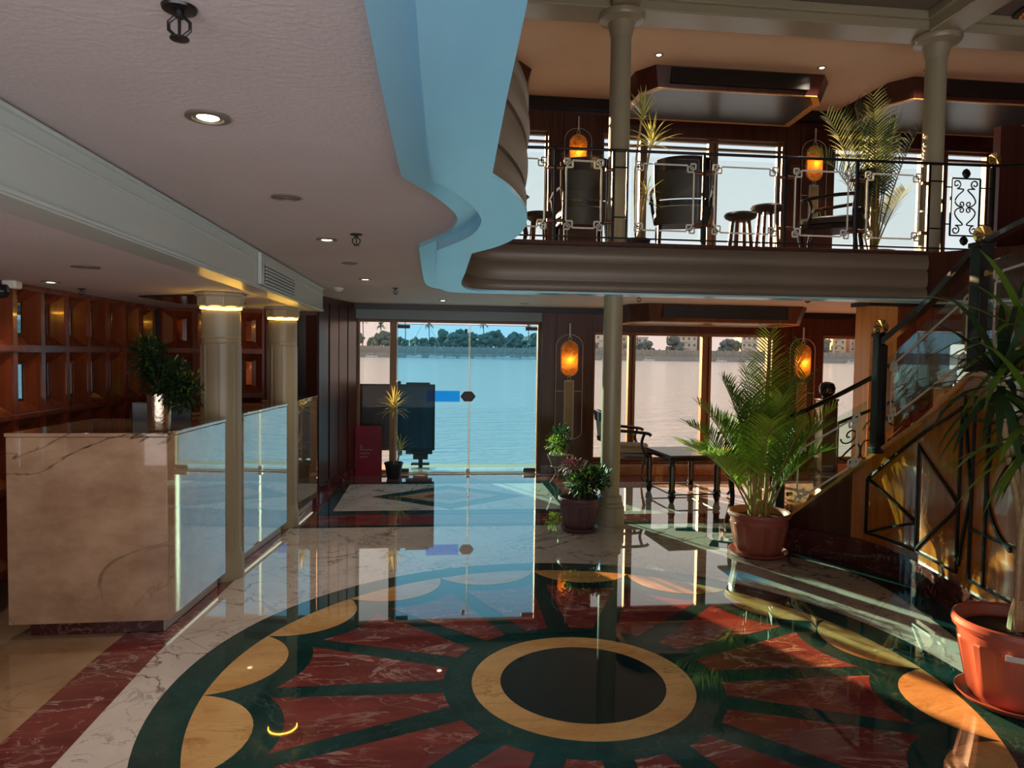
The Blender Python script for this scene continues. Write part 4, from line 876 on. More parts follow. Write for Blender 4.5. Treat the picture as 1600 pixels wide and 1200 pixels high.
# inner path and steps
ipath = [Vector(p) for p in ((3.55, 6.75, 0), (3.95, 6.45, 0), (4.35, 5.9, 0), (4.55, 5.2, 0), (4.55, 4.6, 0), (4.45, 3.93, 0))]
ipath = smooth_curve(ipath, 6)
nst = 9
def lerp_path(path, t):
    f = t * (len(path) - 1); i = min(int(f), len(path) - 2); return path[i].lerp(path[i + 1], f - i)
so = offset2([(p.x, p.y) for p in opath], .11); so = [Vector((a, b, 0)) for a, b in so]
for k in range(nst):
    a, b = lerp_path(so, k / nst), lerp_path(so, (k + 1) / nst); c, d = lerp_path(ipath, (k + 1) / nst), lerp_path(ipath, k / nst)
    MB().prism([(a.x, a.y), (b.x, b.y), (c.x, c.y), (d.x, d.y)], 0.002, .12 + k * .15).build('step', 'marble_tan', stair, smooth=False)
mb = MB(); mb.prism([(so[-1].x, so[-1].y), (3.2, 1.5), (4.45, 1.5), (4.45, 3.93)], 1.2, 1.40); mb.build('landing', 'marble_tan', stair, smooth=False)
# newels near side
def newel(x, y, z0, z1, w=.075, cap=True, m_='iron'):
    t_ = MB(); t_.box((x - w / 2, y - w / 2, z0), (x + w / 2, y + w / 2, z1)); t_.box((x - w * .62, y - w * .62, z1 - .03), (x + w * .62, y + w * .62, z1)); t_.box((x - w * .62, y - w * .62, z0), (x + w * .62, y + w * .62, z0 + .04))
    o = t_.build('newel_post', m_, stair, bevel=.005)
    if cap: c2 = MB(); shell_cap(c2, (x, y, z1 + .045), .052, (1, -.1, 0)); c2.build('shell_finial', 'brass', o)
    return o
newel(3.235, 4.86, .86, 1.74); newel(3.185, 3.86, 1.48, 2.24, .085); newel(2.80, 5.47, .0, 1.02, .075)
mb = MB(); hr = smooth_curve([(2.80, 5.47, 1.03), (3.05, 5.17, 1.24), (3.22, 4.90, 1.42)], 6); mb.tube(hr, .018); mb.build('handrail', 'wood_black', stair)
def flatrail(pts, w, h, name, m_):
    mb = MB()
    for i in range(len(pts) - 1): mb.bar(pts[i], pts[i + 1] + (pts[i + 1] - pts[i]).normalized() * .004, w, h)
    mb.build(name, m_, stair)
flatrail(smooth_curve([(3.235, 4.84, 1.66), (3.262, 4.40, 1.93), (3.19, 3.89, 2.22)], 6), .055, .045, 'handrail', 'wood_black')
flatrail(smooth_curve([(3.18, 3.83, 2.235), (3.10, 3.4, 2.30), (3.06, 2.8, 2.36), (3.06, 1.6, 2.4)], 6), .05, .03, 'handrail', 'wood_black')
def glass_run(p0, p1, b0, b1, t0, t1, name='glass_panel', s=.07):
    p0 = Vector((*p0, 0)); p1 = Vector((*p1, 0)); d = p1 - p0; L_ = d.length; n_ = Vector((-d.y, d.x, 0)).normalized()
    if n_.x > 0: n_ = -n_
    f = lambda u, v, o_=0: p0 + d * (u / L_) + Vector((0, 0, (b0 + (b1 - b0) * u / L_) + v * ((t0 + (t1 - t0) * u / L_) - (b0 + (b1 - b0) * u / L_)))) + n_ * o_
    mb = MB(); vs_ = [f(0, 0, -.004), f(L_, 0, -.004), f(L_, 1, -.004), f(0, 1, -.004), f(0, 0, .004), f(L_, 0, .004), f(L_, 1, .004), f(0, 1, .004)]
    mb.add(vs_, [(0, 1, 2, 3), (4, 7, 6, 5), (0, 4, 5, 1), (1, 5, 6, 2), (2, 6, 7, 3), (3, 7, 4, 0)]); g = mb.build(name, 'glass_green', stair)
    hgt = ((t0 - b0) + (t1 - b1)) / 2
    e_ = MB(); key_frame(e_, .05, L_ - .05, .07, hgt - .07, lambda u, v: f(u, v / hgt, .006), s); e_.build('etched_border', 'etch', g, smooth=False)
glass_run((2.86, 5.40), (3.20, 4.94), .27, .74, .86, 1.24)
glass_run((3.255, 4.80), (3.215, 3.93), 1.0, 1.50, 1.55, 2.05)
glass_run((3.17, 3.78), (3.08, 3.05), 1.53, 1.54, 2.12, 2.2)
glass_run((3.075, 2.98), (3.06, 2.2), 1.54, 1.55, 2.22, 2.26)
for (x, y, z) in ((3.27, 4.78, 1.12), (3.27, 4.78, 1.5), (3.21, 3.95, 1.62), (3.21, 3.95, 1.98), (3.16, 3.77, 1.66), (3.16, 3.77, 2.05), (3.235, 4.90, .95), (2.86, 5.40, .45)):
    mb = MB(); mb.cyl((x - .02, y, z), (x + .02, y, z), .018, n=14); mb.build('clamp', 'brass', stair)
# far side: ball newels, iron scrolls, rail
def ball_newel(x, y, z0, z1, m_):
    mb = MB(); w = .075; mb.box((x - w, y - w, z0), (x + w, y + w, z1 - .18)); mb.box((x - w * 1.1, y - w * 1.1, z1 - .185), (x + w * 1.1, y + w * 1.1, z1 - .165))
    mb.lathe([(.045, z1 - .165), (.04, z1 - .14), (.07, z1 - .11), (.078, z1 - .06), (.06, z1 - .015), (.02, z1)], (x, y, 0), 20); mb.build('newel_post', m_, stair, bevel=.006)
ball_newel(3.84, 6.58, 0.002, 1.32, 'wood_black'); ball_newel(4.55, 5.86, 0.6, 1.47, 'wood_gold')
def scroll_panel(p0, p1, b0, b1, h, n, name='iron_scrollwork'):
    p0 = Vector((*p0, 0)); p1 = Vector((*p1, 0)); d = p1 - p0; L_ = d.length
    f = lambda u, v: p0 + d * (u / L_) + Vector((0, 0, b0 + (b1 - b0) * u / L_ + v))
    mb = MB(); mb.tube([f(0, 0), f(L_, 0)], .01, 6); mb.tube([f(0, h), f(L_, h)], .016, 8)
    for k in range(n + 1): mb.tube([f(L_ * k / n, 0), f(L_ * k / n, h)], .008, 6)
    cw = L_ / n
    for k in range(n):
        c = (k + .5) * cw
        for s_ in (-1, 1):
            for vv in (-1, 1):
                sp = spiral((c + s_ * cw * .24, h * .5 + vv * h * .27), .012, cw * .2, 90 * s_, 90 * s_ + s_ * 450, 22); mb.tube([f(*q) for q in sp], .008, 6)
            lf = smooth_curve([(c + s_ * cw * .44, h * .5, 0), (c + s_ * cw * .1, h * .62, 0), (c, h * .5, 0), (c + s_ * cw * .1, h * .38, 0), (c + s_ * cw * .44, h * .5, 0)], 4); mb.tube([f(q[0], q[1]) for q in lf], .009, 6)
    mb.build(name, 'iron', stair)
scroll_panel((3.92, 6.5), (4.50, 5.92), .2, .62, .72, 2); scroll_panel((4.58, 5.8), (4.62, 4.6), .72, 1.1, .75, 3)
# wooden enclosure behind the stair
mb = MB(); mb.box((4.62, 7.1, 0), (4.72, 7.5, 2.12)) if False else None
wb = MB(); wb.box((4.56, 7.02, 0.0), (4.86, 7.3, LOW)); wb.build('wall_stair_pier', 'wood_gold', kind='structure', bevel=.004)
wb = MB(); wb.box((4.86, 7.06, 0.0), (5.5, 7.26, LOW)); wb.box((5.5, 7.06, 1.72), (9, 7.26, LOW)); wb.box((5.5, 7.06, 0), (9, 7.26, .5)); wb.box((7.2, 7.06, .5), (9, 7.26, 1.72))
for a in (4.88, 5.08, 5.28): wb.box((a, 7.048, .05), (a + .18, 7.06, LOW - .04))
wb.build('wall_stair', 'wood_red', kind='structure')
wb = MB(); wb.box((4.50, 6.96, LOW - .045), (5.6, 7.3, LOW)); wb.build('trim_13', 'black_band', kind='structure')
wb = MB(); wb.box((5.85, 6.9, BAL), (9, 7.0, 4.0)); wb.build('wall_upper_stair', 'wood_dark', kind='structure')
wb = MB(); wb.prism([(4.44, 6.05), (5.25, 5.1), (5.25, 4.4), (9, 4.4), (9, 6.05)], SOF, BAL); wb.build('trim_14', 'wood_dark', kind='structure')

# ------------------------------------------------------------------ furniture
def armchair(label, loc, rz, up='upholstery', closed_back=False, s=1.0, group='curved back armchairs', back_h=.87):
    "seat faces +X locally"
    t = thing('armchair', label, 'chair', loc, rz, group); t.scale = (s, s, s)
    sw, sd, sh = .27, .25, .44
    def seat_poly(k=1.0): return [(sd * k, -sw * .92 * k), (sd * 1.06 * k, 0), (sd * k, sw * .92 * k), (-sd * k, sw * .8 * k), (-sd * k, -sw * .8 * k)]
    MB().prism(seat_poly(), sh - .075, sh - .02).build('seat_rail', 'wood_black', t, bevel=.012)
    mb = MB(); P_ = seat_poly(.97); n = len(P_); rings = [(1.0, sh - .02), (1.0, sh + .02), (.93, sh + .045), (.6, sh + .058)]
    pp = smooth_curve([(*p, 0) for p in P_ + [P_[0]]], 5)[:-1]; K = len(pp)
    vs_ = [(p.x * k, p.y * k, z) for k, z in rings for p in pp]
    mb.add(vs_, [(j * K + i, j * K + (i + 1) % K, (j + 1) * K + (i + 1) % K, (j + 1) * K + i) for j in range(3) for i in range(K)] + [tuple(3 * K + i for i in range(K)), tuple(range(K))]); mb.build('cushion', up, t, angle=60)
    for sy in (-1, 1):   # legs
        mb = MB(); mb.tube([(sd * .92, sy * sw * .82, sh - .03), (sd * 1.02, sy * sw * .84, sh - .16), (sd * .93, sy * sw * .83, .18), (sd * .86, sy * sw * .82, .06), (sd * 1.0, sy * sw * .85, .012)], [.026, .026, .017, .013, .016], 8); mb.build('leg', 'wood_black', t)
        mb = MB(); mb.tube([(-sd * .95, sy * sw * .76, sh + .02), (-sd * .97, sy * sw * .76, sh - .1), (-sd * 1.12, sy * sw * .78, .012)], [.022, .022, .016], 8); mb.build('leg', 'wood_black', t)
        # back upright continues, arm with scrolled end
        mb = MB(); pts_ = smooth_curve([(-sd * .95, sy * sw * .78, sh), (-sd * 1.0, sy * sw * .9, sh + .2), (-sd * 1.2, sy * sw * .95, back_h)], 5); mb.tube(pts_, .02, 8); mb.build('back_post', 'wood_black', t)
        mb = MB(); mb.tube(smooth_curve([(-sd * 1.02, sy * sw * .93, sh + .24), (-sd * .2, sy * sw * 1.08, sh + .235), (sd * .75, sy * sw * 1.1, sh + .215), (sd * .95, sy * sw * 1.1, sh + .19)], 5), [.018] * 15 + [.026], 8)
        mb.tube(smooth_curve([(sd * .66, sy * sw * 1.08, sh + .21), (sd * .55, sy * sw * 1.04, sh + .1), (sd * .75, sy * sw * .92, sh - .04)], 5), .017, 8); mb.build('arm', 'wood_black', t)
    # curved back: top rail + upholstered panel
    def backpt(a, z, o_=0): return ((-sd * 1.02 - (z - sh) * .12 - .055 * math.cos(a * 1.35) - o_), sw * .95 * math.sin(a) * 1.0, z)
    def shell(z0, z1, th, name, m_, crown=0.0, span=1.25):
        mb = MB(); n = 14; vs_ = []
        for k in range(n + 1):
            a = -span + 2 * span * k / n; c = crown * math.cos(a)
            for z, o_ in ((z0, 0), (z1 + c, 0), (z1 + c, th), (z0, th)): vs_.append(backpt(a, z, o_))
        fs = [(i * 4 + j, i * 4 + (j + 1) % 4, (i + 1) * 4 + (j + 1) % 4, (i + 1) * 4 + j) for i in range(n) for j in range(4)] + [(0, 1, 2, 3), tuple(n * 4 + j for j in range(4))]
        mb.add(vs_, fs); mb.build(name, m_, t, angle=40)
    shell(back_h - .09, back_h, .035, 'top_rail', 'wood_black', .03)
    shell(sh + (.115 if closed_back else .16), back_h - .09, .02, 'backrest', up)
    shell(sh + (.05 if closed_back else .10), sh + (.10 if closed_back else .15), .03, 'lower_rail', 'wood_black')
    if closed_back: shell(sh - .12, sh + .045, .022, 'back_apron', up)
    return t
armchair('dark armchair at the lower window, its back against the lamp pier, behind the round column', (2.30, 8.25, 0), R(-8))
armchair('dark armchair behind the green areca palm, facing the coffee table', (3.55, 7.75, 0), R(172))
armchair('balcony armchair seen squarely from behind, under the amber wall lamp', (1.50, 7.25, BAL), R(88), 'dark_leather', True, group='dark balcony armchairs', back_h=.92)
armchair('balcony armchair with a wide rounded back between dracaena and round stool', (2.52, 7.15, BAL), R(72), 'dark_leather', True, s=1.05, group='dark balcony armchairs', back_h=.90)
armchair('balcony armchair turned sideways next to the arching balcony palm', (4.22, 7.25, BAL), R(140), 'dark_leather', True, s=1.05, group='dark balcony armchairs', back_h=.90)
armchair('balcony armchair showing only its arm beside the curved gallery edge', (.62, 7.5, BAL), R(20), 'dark_leather', True, group='dark balcony armchairs', back_h=.88)
ct = thing('coffee_table', 'low square coffee table with dark turned legs before the window chairs', 'table', (2.74, 7.55, 0), R(4))
MB().box((-.29, -.36, .485), (.29, .36, .505)).build('tabletop', 'smoked', ct, bevel=.004)
mb = MB()
for a, b in (((-.27, -.34), (.27, -.34)), ((.27, -.34), (.27, .34)), ((.27, .34), (-.27, .34)), ((-.27, .34), (-.27, -.34))): mb.bar((*a, .465), (*b, .465), .03, .038)
mb.build('apron', 'wood_black', ct)
for sx_ in (-1, 1):
    for sy in (-1, 1):
        MB().lathe([(.026, .448), (.040, .43), (.026, .41), (.036, .37), (.031, .14), (.042, .11), (.026, .095), (.042, .07), (.030, .03), (.020, .001)], (sx_ * .255, sy * .325, 0), 16).build('leg', 'wood_black', ct)
mb = MB(); mb.bar((-.255, -.325, .085), (.255, -.325, .085), .014, .014); mb.bar((-.255, .325, .085), (.255, .325, .085), .014, .014); mb.bar((-.255, -.325, .085), (-.255, .325, .085), .014, .014); mb.bar((.255, -.325, .085), (.255, .325, .085), .014, .014); mb.build('stretcher', 'wood_black', ct)
def stool(label, x, y, h, r):
    t = thing('round_table', label, 'side table', (x, y, BAL), 0, 'round side tables on the balcony')
    MB().lathe([(r * .6, h - .075), (r * .93, h - .045), (r, h - .02), (r * .93, h), (.01, h + .006)], n=28).build('tabletop', 'dark_leather', t)
    for a in (45, 135, 225, 315):
        c, s_ = math.cos(R(a)), math.sin(R(a)); mb = MB(); mb.tube([(r * .5 * c, r * .5 * s_, h - .06), (r * .78 * c, r * .78 * s_, .002)], [.02, .026], 6); mb.build('leg', 'wood_red', t)
stool('low round side table beside the wide armchair on the balcony', 3.18, 7.2, .53, .17)
stool('taller round side table under the balcony wall lamp by the railing post', 3.74, 7.75, .74, .19)
stool('round side table peeking out beside the curved gallery edge', 1.02, 7.0, .42, .15)
# cast iron scroll stand behind the palm
isx = thing('iron_stand', 'black cast iron scroll stand behind the green areca palm pot', 'plant stand', (2.93, 6.62, 0))
for sx_ in (-.0, .42):
    mb = MB(); f = lambda p: (sx_ + p[0] * .3 - .02, p[0], p[1])
    mb.tube([f(q) for q in [(.0, .55), (.05, .42), (.02, .30), (-.06, .2), (-.05, .08), (.02, .02)]], [.02, .022, .026, .024, .02, .024], 8)
    mb.tube([f(q) for q in spiral((-.04, .26), .01, .07, 0, 420, 20)], .011, 6); mb.tube([f(q) for q in spiral((.02, .1), .01, .055, 180, 560, 20)], .011, 6)
    mb.build('scroll_leg', 'iron', isx)
MB().box((-.08, -.16, .545), (.46, .16, .57)).build('stand_top', 'iron', isx, bevel=.004)

# ------------------------------------------------------------------ pots and plants
def pot(t, r_top, r_bot, h, m_, ribs=True, saucer=True, rim=True, n=48):
    mb = MB(); z0 = .02 if saucer else .001; vs_ = []
    def ring(r_, z, rib=0.0): return [((r_ * (1 + (rib if (i % 4) in (1, 2) else 0))) * math.cos(2 * math.pi * i / n) , (r_ * (1 + (rib if (i % 4) in (1, 2) else 0))) * math.sin(2 * math.pi * i / n), z) for i in range(n)]
    rb = .055 if ribs else 0
    prof = [(r_bot * .97, z0, 0), (r_bot, z0 + .01, 0), (r_bot + (r_top - r_bot) * .12, z0 + h * .1, rb), (r_bot + (r_top - r_bot) * .62, h * .70, rb), (r_bot + (r_top - r_bot) * .70, h * .735, rb * .6), (r_bot + (r_top - r_bot) * .74, h * .76, 0), (r_top * .93, h * .86, 0), (r_top * 1.0, h * .88, 0), (r_top * 1.02, h * .93, 0), (r_top, h * .985, 0), (r_top * .965, h, 0), (r_top * .92, h * .97, 0), (r_top * .88, h * .86, 0), (r_top * .80, h * .84, 0)]
    for r_, z, rib in prof: vs_ += ring(r_, z, rib)
    k = len(prof); mb.add(vs_, [(j * n + i, j * n + (i + 1) % n, (j + 1) * n + (i + 1) % n, (j + 1) * n + i) for j in range(k - 1) for i in range(n)] + [tuple(range(n))[::-1]])
    mb.build('pot', m_, t, angle=24)
    MB().lathe([(r_top * .86, h * .845), (r_top * .4, h * .87), (.01, h * .88)], n=24).build('soil', 'soil', t)
    if saucer: MB().lathe([(r_bot * 1.02, .001), (r_bot * 1.22, .008), (r_bot * 1.38, .035), (r_bot * 1.34, .037), (r_bot * 1.18, .017), (.01, .016)], n=40).build('saucer', m_, t)
def leaf_strip(mb, base, d, L_, w, droop, n=4, side=None, tw=0.0, mi=0):
    "narrow arching leaf: starts at base along d, bends down"
    d = Vector(d).normalized(); side = Vector(side) if side else d.cross(Vector((0, 0, 1)))
    if side.length < 1e-4: side = Vector((1, 0, 0))
    side.normalize(); p = Vector(base); vs_ = []; seg = L_ / n; dd = d.copy()
    for k in range(n + 1):
        t = k / n; ww = w * (math.sin(math.pi * min(1, .18 + t * .82)) ** .8) * .5 if t < 1 else 0.0006
        vs_ += [p - side * ww, p + side * ww]; dd = (dd + Vector((0, 0, -droop / n * (.4 + t * 1.2)))).normalized(); p = p + dd * seg
    mb.add(vs_, [(2 * k, 2 * k + 1, 2 * k + 3, 2 * k + 2) for k in range(n)], mi)
def frond(parent, base, az, el, L_, droop, leaflets=30, ll=.26, lw=.014, mat_='leaf', stem_r=.006, bare=.32, rs=None, lift=.5):
    rs = rs or rnd; mb = MB(); n = 16; p = Vector(base); d = Vector((math.cos(az) * math.cos(el), math.sin(az) * math.cos(el), math.sin(el))); pts_ = [p.copy()]; ds = [d.copy()]
    for k in range(n):
        t = k / n; d = (d + Vector((0, 0, -droop * (.15 + t * t * 2.2) / n))).normalized(); p = p + d * (L_ / n); pts_.append(p.copy()); ds.append(d.copy())
    mb.tube(pts_, [stem_r * (1.3 - k / n) for k in range(n + 1)], 5, 1)
    for i in range(leaflets):
        t = bare + (1 - bare) * i / (leaflets - 1); f = t * n; k = min(int(f), n - 1); q = pts_[k].lerp(pts_[k + 1], f - k); dd = ds[k].lerp(ds[min(k + 1, n)], f - k).normalized()
        sd_ = dd.cross(Vector((0, 0, 1)))
        if sd_.length < .05: sd_ = Vector((-math.sin(az), math.cos(az), 0))
        sd_.normalize(); upv = sd_.cross(dd).normalized()
        len_ = ll * (.55 + .45 * math.sin(math.pi * min(1, (t - bare) / (1 - bare) * .9 + .15))) * rs.uniform(.88, 1.1)
        for s_ in (-1, 1):
            ld = (dd * (.75 + .5 * (t - bare)) + sd_ * s_ * .85 + upv * lift * rs.uniform(.6, 1.2)).normalized()
            leaf_strip(mb, q, ld, len_, lw, .55 * rs.uniform(.6, 1.3), 3, side=dd.cross(ld).cross(ld))
    return mb.build('frond', [mat_, 'stem'], parent, angle=60)
# green areca palm at the stair foot
t = thing('areca_palm', 'bushy green areca palm in a terracotta pot at the foot of the stair', 'potted palm', (2.56, 5.30, 0)); palm_s = .93
pot(t, .235, .165, .345, 'terracotta')
r5 = random.Random(11)
specs = [(170, 68, 1.10, 1.0), (150, 76, 1.22, .8), (195, 62, 1.05, 1.2), (100, 80, 1.3, .6), (60, 74, 1.3, .9), (30, 72, 1.3, .9), (0, 68, 1.1, 1.1), (-30, 66, 1.0, 1.2), (-70, 70, 1.0, 1.1), (-110, 68, 1.05, 1.2), (-150, 66, 1.0, 1.2), (185, 76, 1.2, .8), (50, 84, 1.58, .5), (15, 80, 1.5, .75), (120, 66, 1.0, 1.2), (210, 58, .9, 1.4), (-10, 58, .85, 1.2), (160, 60, .85, 1.5), (-90, 78, 1.1, 1.0), (-40, 80, 1.15, 1.1), (230, 76, 1.1, 1.1), (175, 52, .95, .9)]
for i, (a, el, L_, dr) in enumerate(specs):
    b = (r5.uniform(-.06, .08), r5.uniform(-.06, .06), .28); frond(t, b, R(a + r5.uniform(-8, 8)), R(el), L_ * palm_s, dr, 36, .26, .0115, 'leaf_light' if i % 3 == 0 else 'leaf', .007, .38, r5)
mb = MB()
for k in range(9):
    a = r5.uniform(0, 6.28); b = (.07 * math.cos(a), .06 * math.sin(a)); mb.tube([(b[0], b[1], .27), (b[0] * 1.5, b[1] * 1.5, .6 + r5.uniform(0, .2))], [.014, .007], 6)
mb.build('stalks', 'stem', t)
# arching palm on the balcony
t = thing('areca_palm', 'tall arching palm in a dark bowl on the balcony behind the etched glass', 'potted palm', (4.52, 6.95, BAL))
MB().lathe([(.14, .001), (.17, .04), (.21, .12), (.215, .135), (.20, .14), (.19, .12), (.01, .115)], n=36).build('pot', 'planter', t)
MB().lathe([(.15, .001), (.24, .035), (.25, .05), (.23, .05)], n=36).build('saucer', 'grey_metal', t)
for i, (a, el, L_, dr) in enumerate([(180, 78, 1.45, .9), (200, 74, 1.5, 1.3), (160, 82, 1.55, .7), (175, 68, 1.3, 1.6), (90, 84, 1.5, .4), (20, 82, 1.45, .6), (-30, 84, 1.4, .6), (210, 84, 1.6, .9), (0, 76, 1.35, .9), (240, 80, 1.3, 1.0), (10, 66, .8, .6)]):
    b = (r5.uniform(-.05, .05), r5.uniform(-.04, .04), .1); frond(t, b, R(a + r5.uniform(-8, 8)), R(el), L_, dr, 26, .28, .013, 'leaf_yellow' if i % 3 == 1 else 'leaf_dark', .008, .45, r5)
# dracaena builder
def rosette(mb, c, n, L_, w, spread=(20, 80), droop=.8, rs=rnd, mi=0):
    for i in range(n):
        a = 2.399 * i; el = R(spread[1] - (spread[1] - spread[0]) * (i / n) ** .8 + rs.uniform(-6, 6)); d = (math.cos(a) * math.cos(el), math.sin(a) * math.cos(el), math.sin(el))
        leaf_strip(mb, (c[0], c[1], c[2] - .05 * i / n * 2), d, L_ * rs.uniform(.75, 1.1), w, droop * rs.uniform(.5, 1.3), 5, mi=mi)
def dracaena(label, loc, canes, potf, leafmat='leaf_yellow', group=None, name='dracaena', cr=.010):
    t = thing(name, label, 'potted plant', loc, 0, group); potf(t)
    for (pts_, n, L_, w, sp) in canes:
        mb = MB(); mb.tube(smooth_curve(pts_, 5), cr, 7); mb.build('cane', 'cane', t)
        mb = MB(); rosette(mb, pts_[-1], n, L_, w, sp, rs=r5); mb.build('leaf_crown', leafmat, t, angle=60)
    return t
def bowl(t): MB().lathe([(.10, .001), (.12, .04), (.14, .14), (.145, .15), (.13, .15), (.12, .13), (.01, .125)], n=28).build('pot', 'dark_pot', t)
dracaena('two headed dracaena with yellow green tufts on the balcony next to the column', (1.93, 6.75, BAL), [([(0, 0, .1), (-.02, 0, .8), (.03, -.05, 1.37)], 26, .26, .016, (40, 86)), ([(.03, 0, .1), (.06, 0, .6), (.13, -.03, 1.12)], 34, .30, .017, (15, 84)), ([(.0, .03, .1), (.05, 0, .3), (.1, 0, .62)], 20, .22, .012, (-20, 70))], bowl)
def smallpot(t): pot(t, .115, .08, .20, 'dark_pot', ribs=False, saucer=False)
dracaena('slim dracaena in a small dark pot beside the glass entrance', (-.48, 8.78, 0), [([(0, 0, .16), (.01, 0, .5), (.0, 0, .92)], 40, .26, .018, (-10, 84)), ([(.02, 0, .16), (.05, 0, .22), (.08, -.02, .38)], 22, .24, .012, (10, 80))], smallpot)
def bigpot(t): pot(t, .245, .165, .38, 'terracotta')
def bigdr():
    t = thing('dracaena', 'tall dracaena with thick pale canes in the big terracotta pot at the side wall', 'potted plant', (2.63, 2.90, 0)); bigpot(t)
    label = MB(); label.box((-.045, -.243, .265), (.035, -.238, .29)); label.xf = None; l_ = label.build('pot_label', 'white_plastic', t); l_.rotation_euler = (0, 0, R(-38)); l_.location = (0, 0, 0)
    cs = [([(0, 0, .3), (.0, 0, .8), (-.06, .03, 1.2), (-.10, .02, 1.50)], .012), ([(.02, .02, .3), (.05, .04, .9), (.02, .02, 1.7)], .014), ([(.03, -.02, .3), (.10, -.03, 1.0), (.15, -.04, 1.4)], .011), ([(-.01, -.02, .3), (-.025, -.04, .8), (-.0, -.10, 1.28)], .011)]
    for k, (pts_, r_) in enumerate(cs):
        mb = MB(); mb.tube(smooth_curve(pts_, 6), r_, 8); mb.build('cane', 'cane', t)
        mb = MB(); rosette(mb, pts_[-1], 32, .50, .038, (-45, 84), 1.2, r5); mb.build('leaf_crown', 'leaf' if k % 2 else 'leaf_dark', t, angle=60)
    mb = MB(); mb.tube([(0.005, 0, .3), (.008, 0, .40), (.01, 0, .47)], [.038, .032, .02], 10); mb.build('trunk_foot', 'cane', t)
bigdr()
def bush(mb, c, rad, n, leaf, rs, squash=1.0, w=.5):
    for i in range(n):
        u = Vector((rs.gauss(0, 1), rs.gauss(0, 1), rs.gauss(0, 1))).normalized() * (rs.random() ** .45); p = Vector(c) + Vector((u.x * rad, u.y * rad, u.z * rad * squash))
        d = (u + Vector((rs.uniform(-.5, .5), rs.uniform(-.5, .5), rs.uniform(-.2, .7)))).normalized(); leaf_strip(mb, p, d, leaf * rs.uniform(.6, 1.2), leaf * w, .5, 2)
def branches(mb, base, tips, r_=.005):
    for q in tips: mb.tube(smooth_curve([base, (base[0] + (q[0] - base[0]) * .4, base[1] + (q[1] - base[1]) * .3, base[2] + (q[2] - base[2]) * .6), q], 4), r_, 5)
t = thing('potted_bush', 'leafy bush in a plum coloured flowerpot standing before the round column', 'potted plant', (1.29, 6.13, 0)); pot(t, .185, .125, .30, 'plum_plastic')
mb = MB(); tips = [(-.12, 0, .5), (.1, .05, .48), (.2, -.03, .45), (0, -.08, .52), (-.05, .08, .66)]; branches(mb, (0, 0, .25), tips); mb.build('branch', 'stem', t)
mb = MB(); bush(mb, (.03, 0, .43), .17, 620, .05, r5, .7); bush(mb, (.17, -.03, .47), .12, 320, .045, r5, .8); mb.build('foliage', 'leaf_dark', t, angle=60)
mb = MB(); bush(mb, (-.07, -.03, .58), .11, 160, .045, r5, .6); mb.build('reddish_foliage', 'leaf_red', t, angle=60)
mb = MB(); bush(mb, (.02, -.06, .44), .15, 120, .045, r5, .6); mb.build('light_foliage', 'leaf_light', t, angle=60)
t = thing('potted_bush', 'smaller yellow green bush in a raised pot against the pier, behind the plum flowerpot', 'potted plant', (1.52, 8.45, 0))
mb = MB(); mb.lathe([(.09, .20), (.10, .22), (.14, .32), (.15, .34), (.13, .34), (.01, .33)], n=28); mb.build('pot', 'plum_plastic', t)
mb = MB()
for a in (90, 210, 330): mb.tube(smooth_curve([(.1 * math.cos(R(a)), .1 * math.sin(R(a)), .24), (.05 * math.cos(R(a)), .05 * math.sin(R(a)), .12), (.14 * math.cos(R(a)), .14 * math.sin(R(a)), .006)], 5), .006, 6)
mb.lathe([(.095, .20), (.1, .195), (.1, .205)], n=20, cap=False); mb.build('wire_stand', 'iron_grey', t)
mb = MB(); bush(mb, (-.03, -.03, .46), .14, 200, .045, r5, .9); mb.build('foliage', 'leaf_light', t, angle=60)
mb = MB(); bush(mb, (.02, 0, .55), .15, 420, .045, r5, 1.0); mb.build('dark_foliage', 'leaf_dark', t, angle=60)
# vase with bush on the counter
t = thing('silver_vase', 'tall hammered silver vase standing at the corner of the front counter', 'vase', (-1.505, 4.10, 1.1005))
MB().lathe([(.052, 0), (.056, .01), (.06, .1), (.063, .205), (.058, .205), (.05, .15), (.01, .14)], n=32).build('body', 'chrome_vase', t)
t = thing('vase_bush', 'dark green leafy arrangement growing out of the silver vase', 'plant', (-1.505, 4.10, 1.1005))
mb = MB(); tips = [(-.08, 0, .45), (.1, 0, .42), (.2, 0, .25), (-.02, .05, .5), (.12, .05, .3)]; branches(mb, (0, 0, .15), tips, .004); mb.build('branch', 'stem', t)
mb = MB(); bush(mb, (-.05, 0, .40), .11, 700, .040, r5, 1.0, .45); bush(mb, (.05, 0, .28), .15, 1100, .040, r5, .75, .45); bush(mb, (.13, 0, .20), .11, 500, .038, r5, .8, .45); mb.build('foliage', 'leaf_dark', t, angle=60)
mb = MB(); bush(mb, (-.04, -.03, .44), .11, 70, .036, r5, .9, .35); bush(mb, (.16, -.03, .27), .10, 70, .036, r5, .7, .35); mb.build('foliage_tips', 'leaf', t, angle=60)
mt = thing('monitor', 'black computer monitor standing behind the vase on the reception desk', 'monitor', (-1.68, 4.62, .80), R(14))
MB().box((-.17, -.012, .20), (.17, .012, .42)).build('screen', 'monitor', mt, bevel=.008)
MB().box((-.02, .0, .02), (.02, .02, .3)).build('stand', 'monitor', mt); MB().box((-.09, -.06, .001), (.09, .07, .018)).build('foot', 'monitor', mt, bevel=.004)
dk = thing('reception_desk', 'low dark working desk behind the front reception counter', 'desk', (-1.75, 4.62, 0))
MB().box((-.4, -.14, .77), (.22, .16, .798)).build('desktop', 'wood_dark', dk); MB().box((-.38, -.12, .002), (-.34, .14, .77)).build('side_panel', 'wood_dark', dk); MB().box((.16, -.12, .002), (.2, .14, .77)).build('side_panel', 'wood_dark', dk)
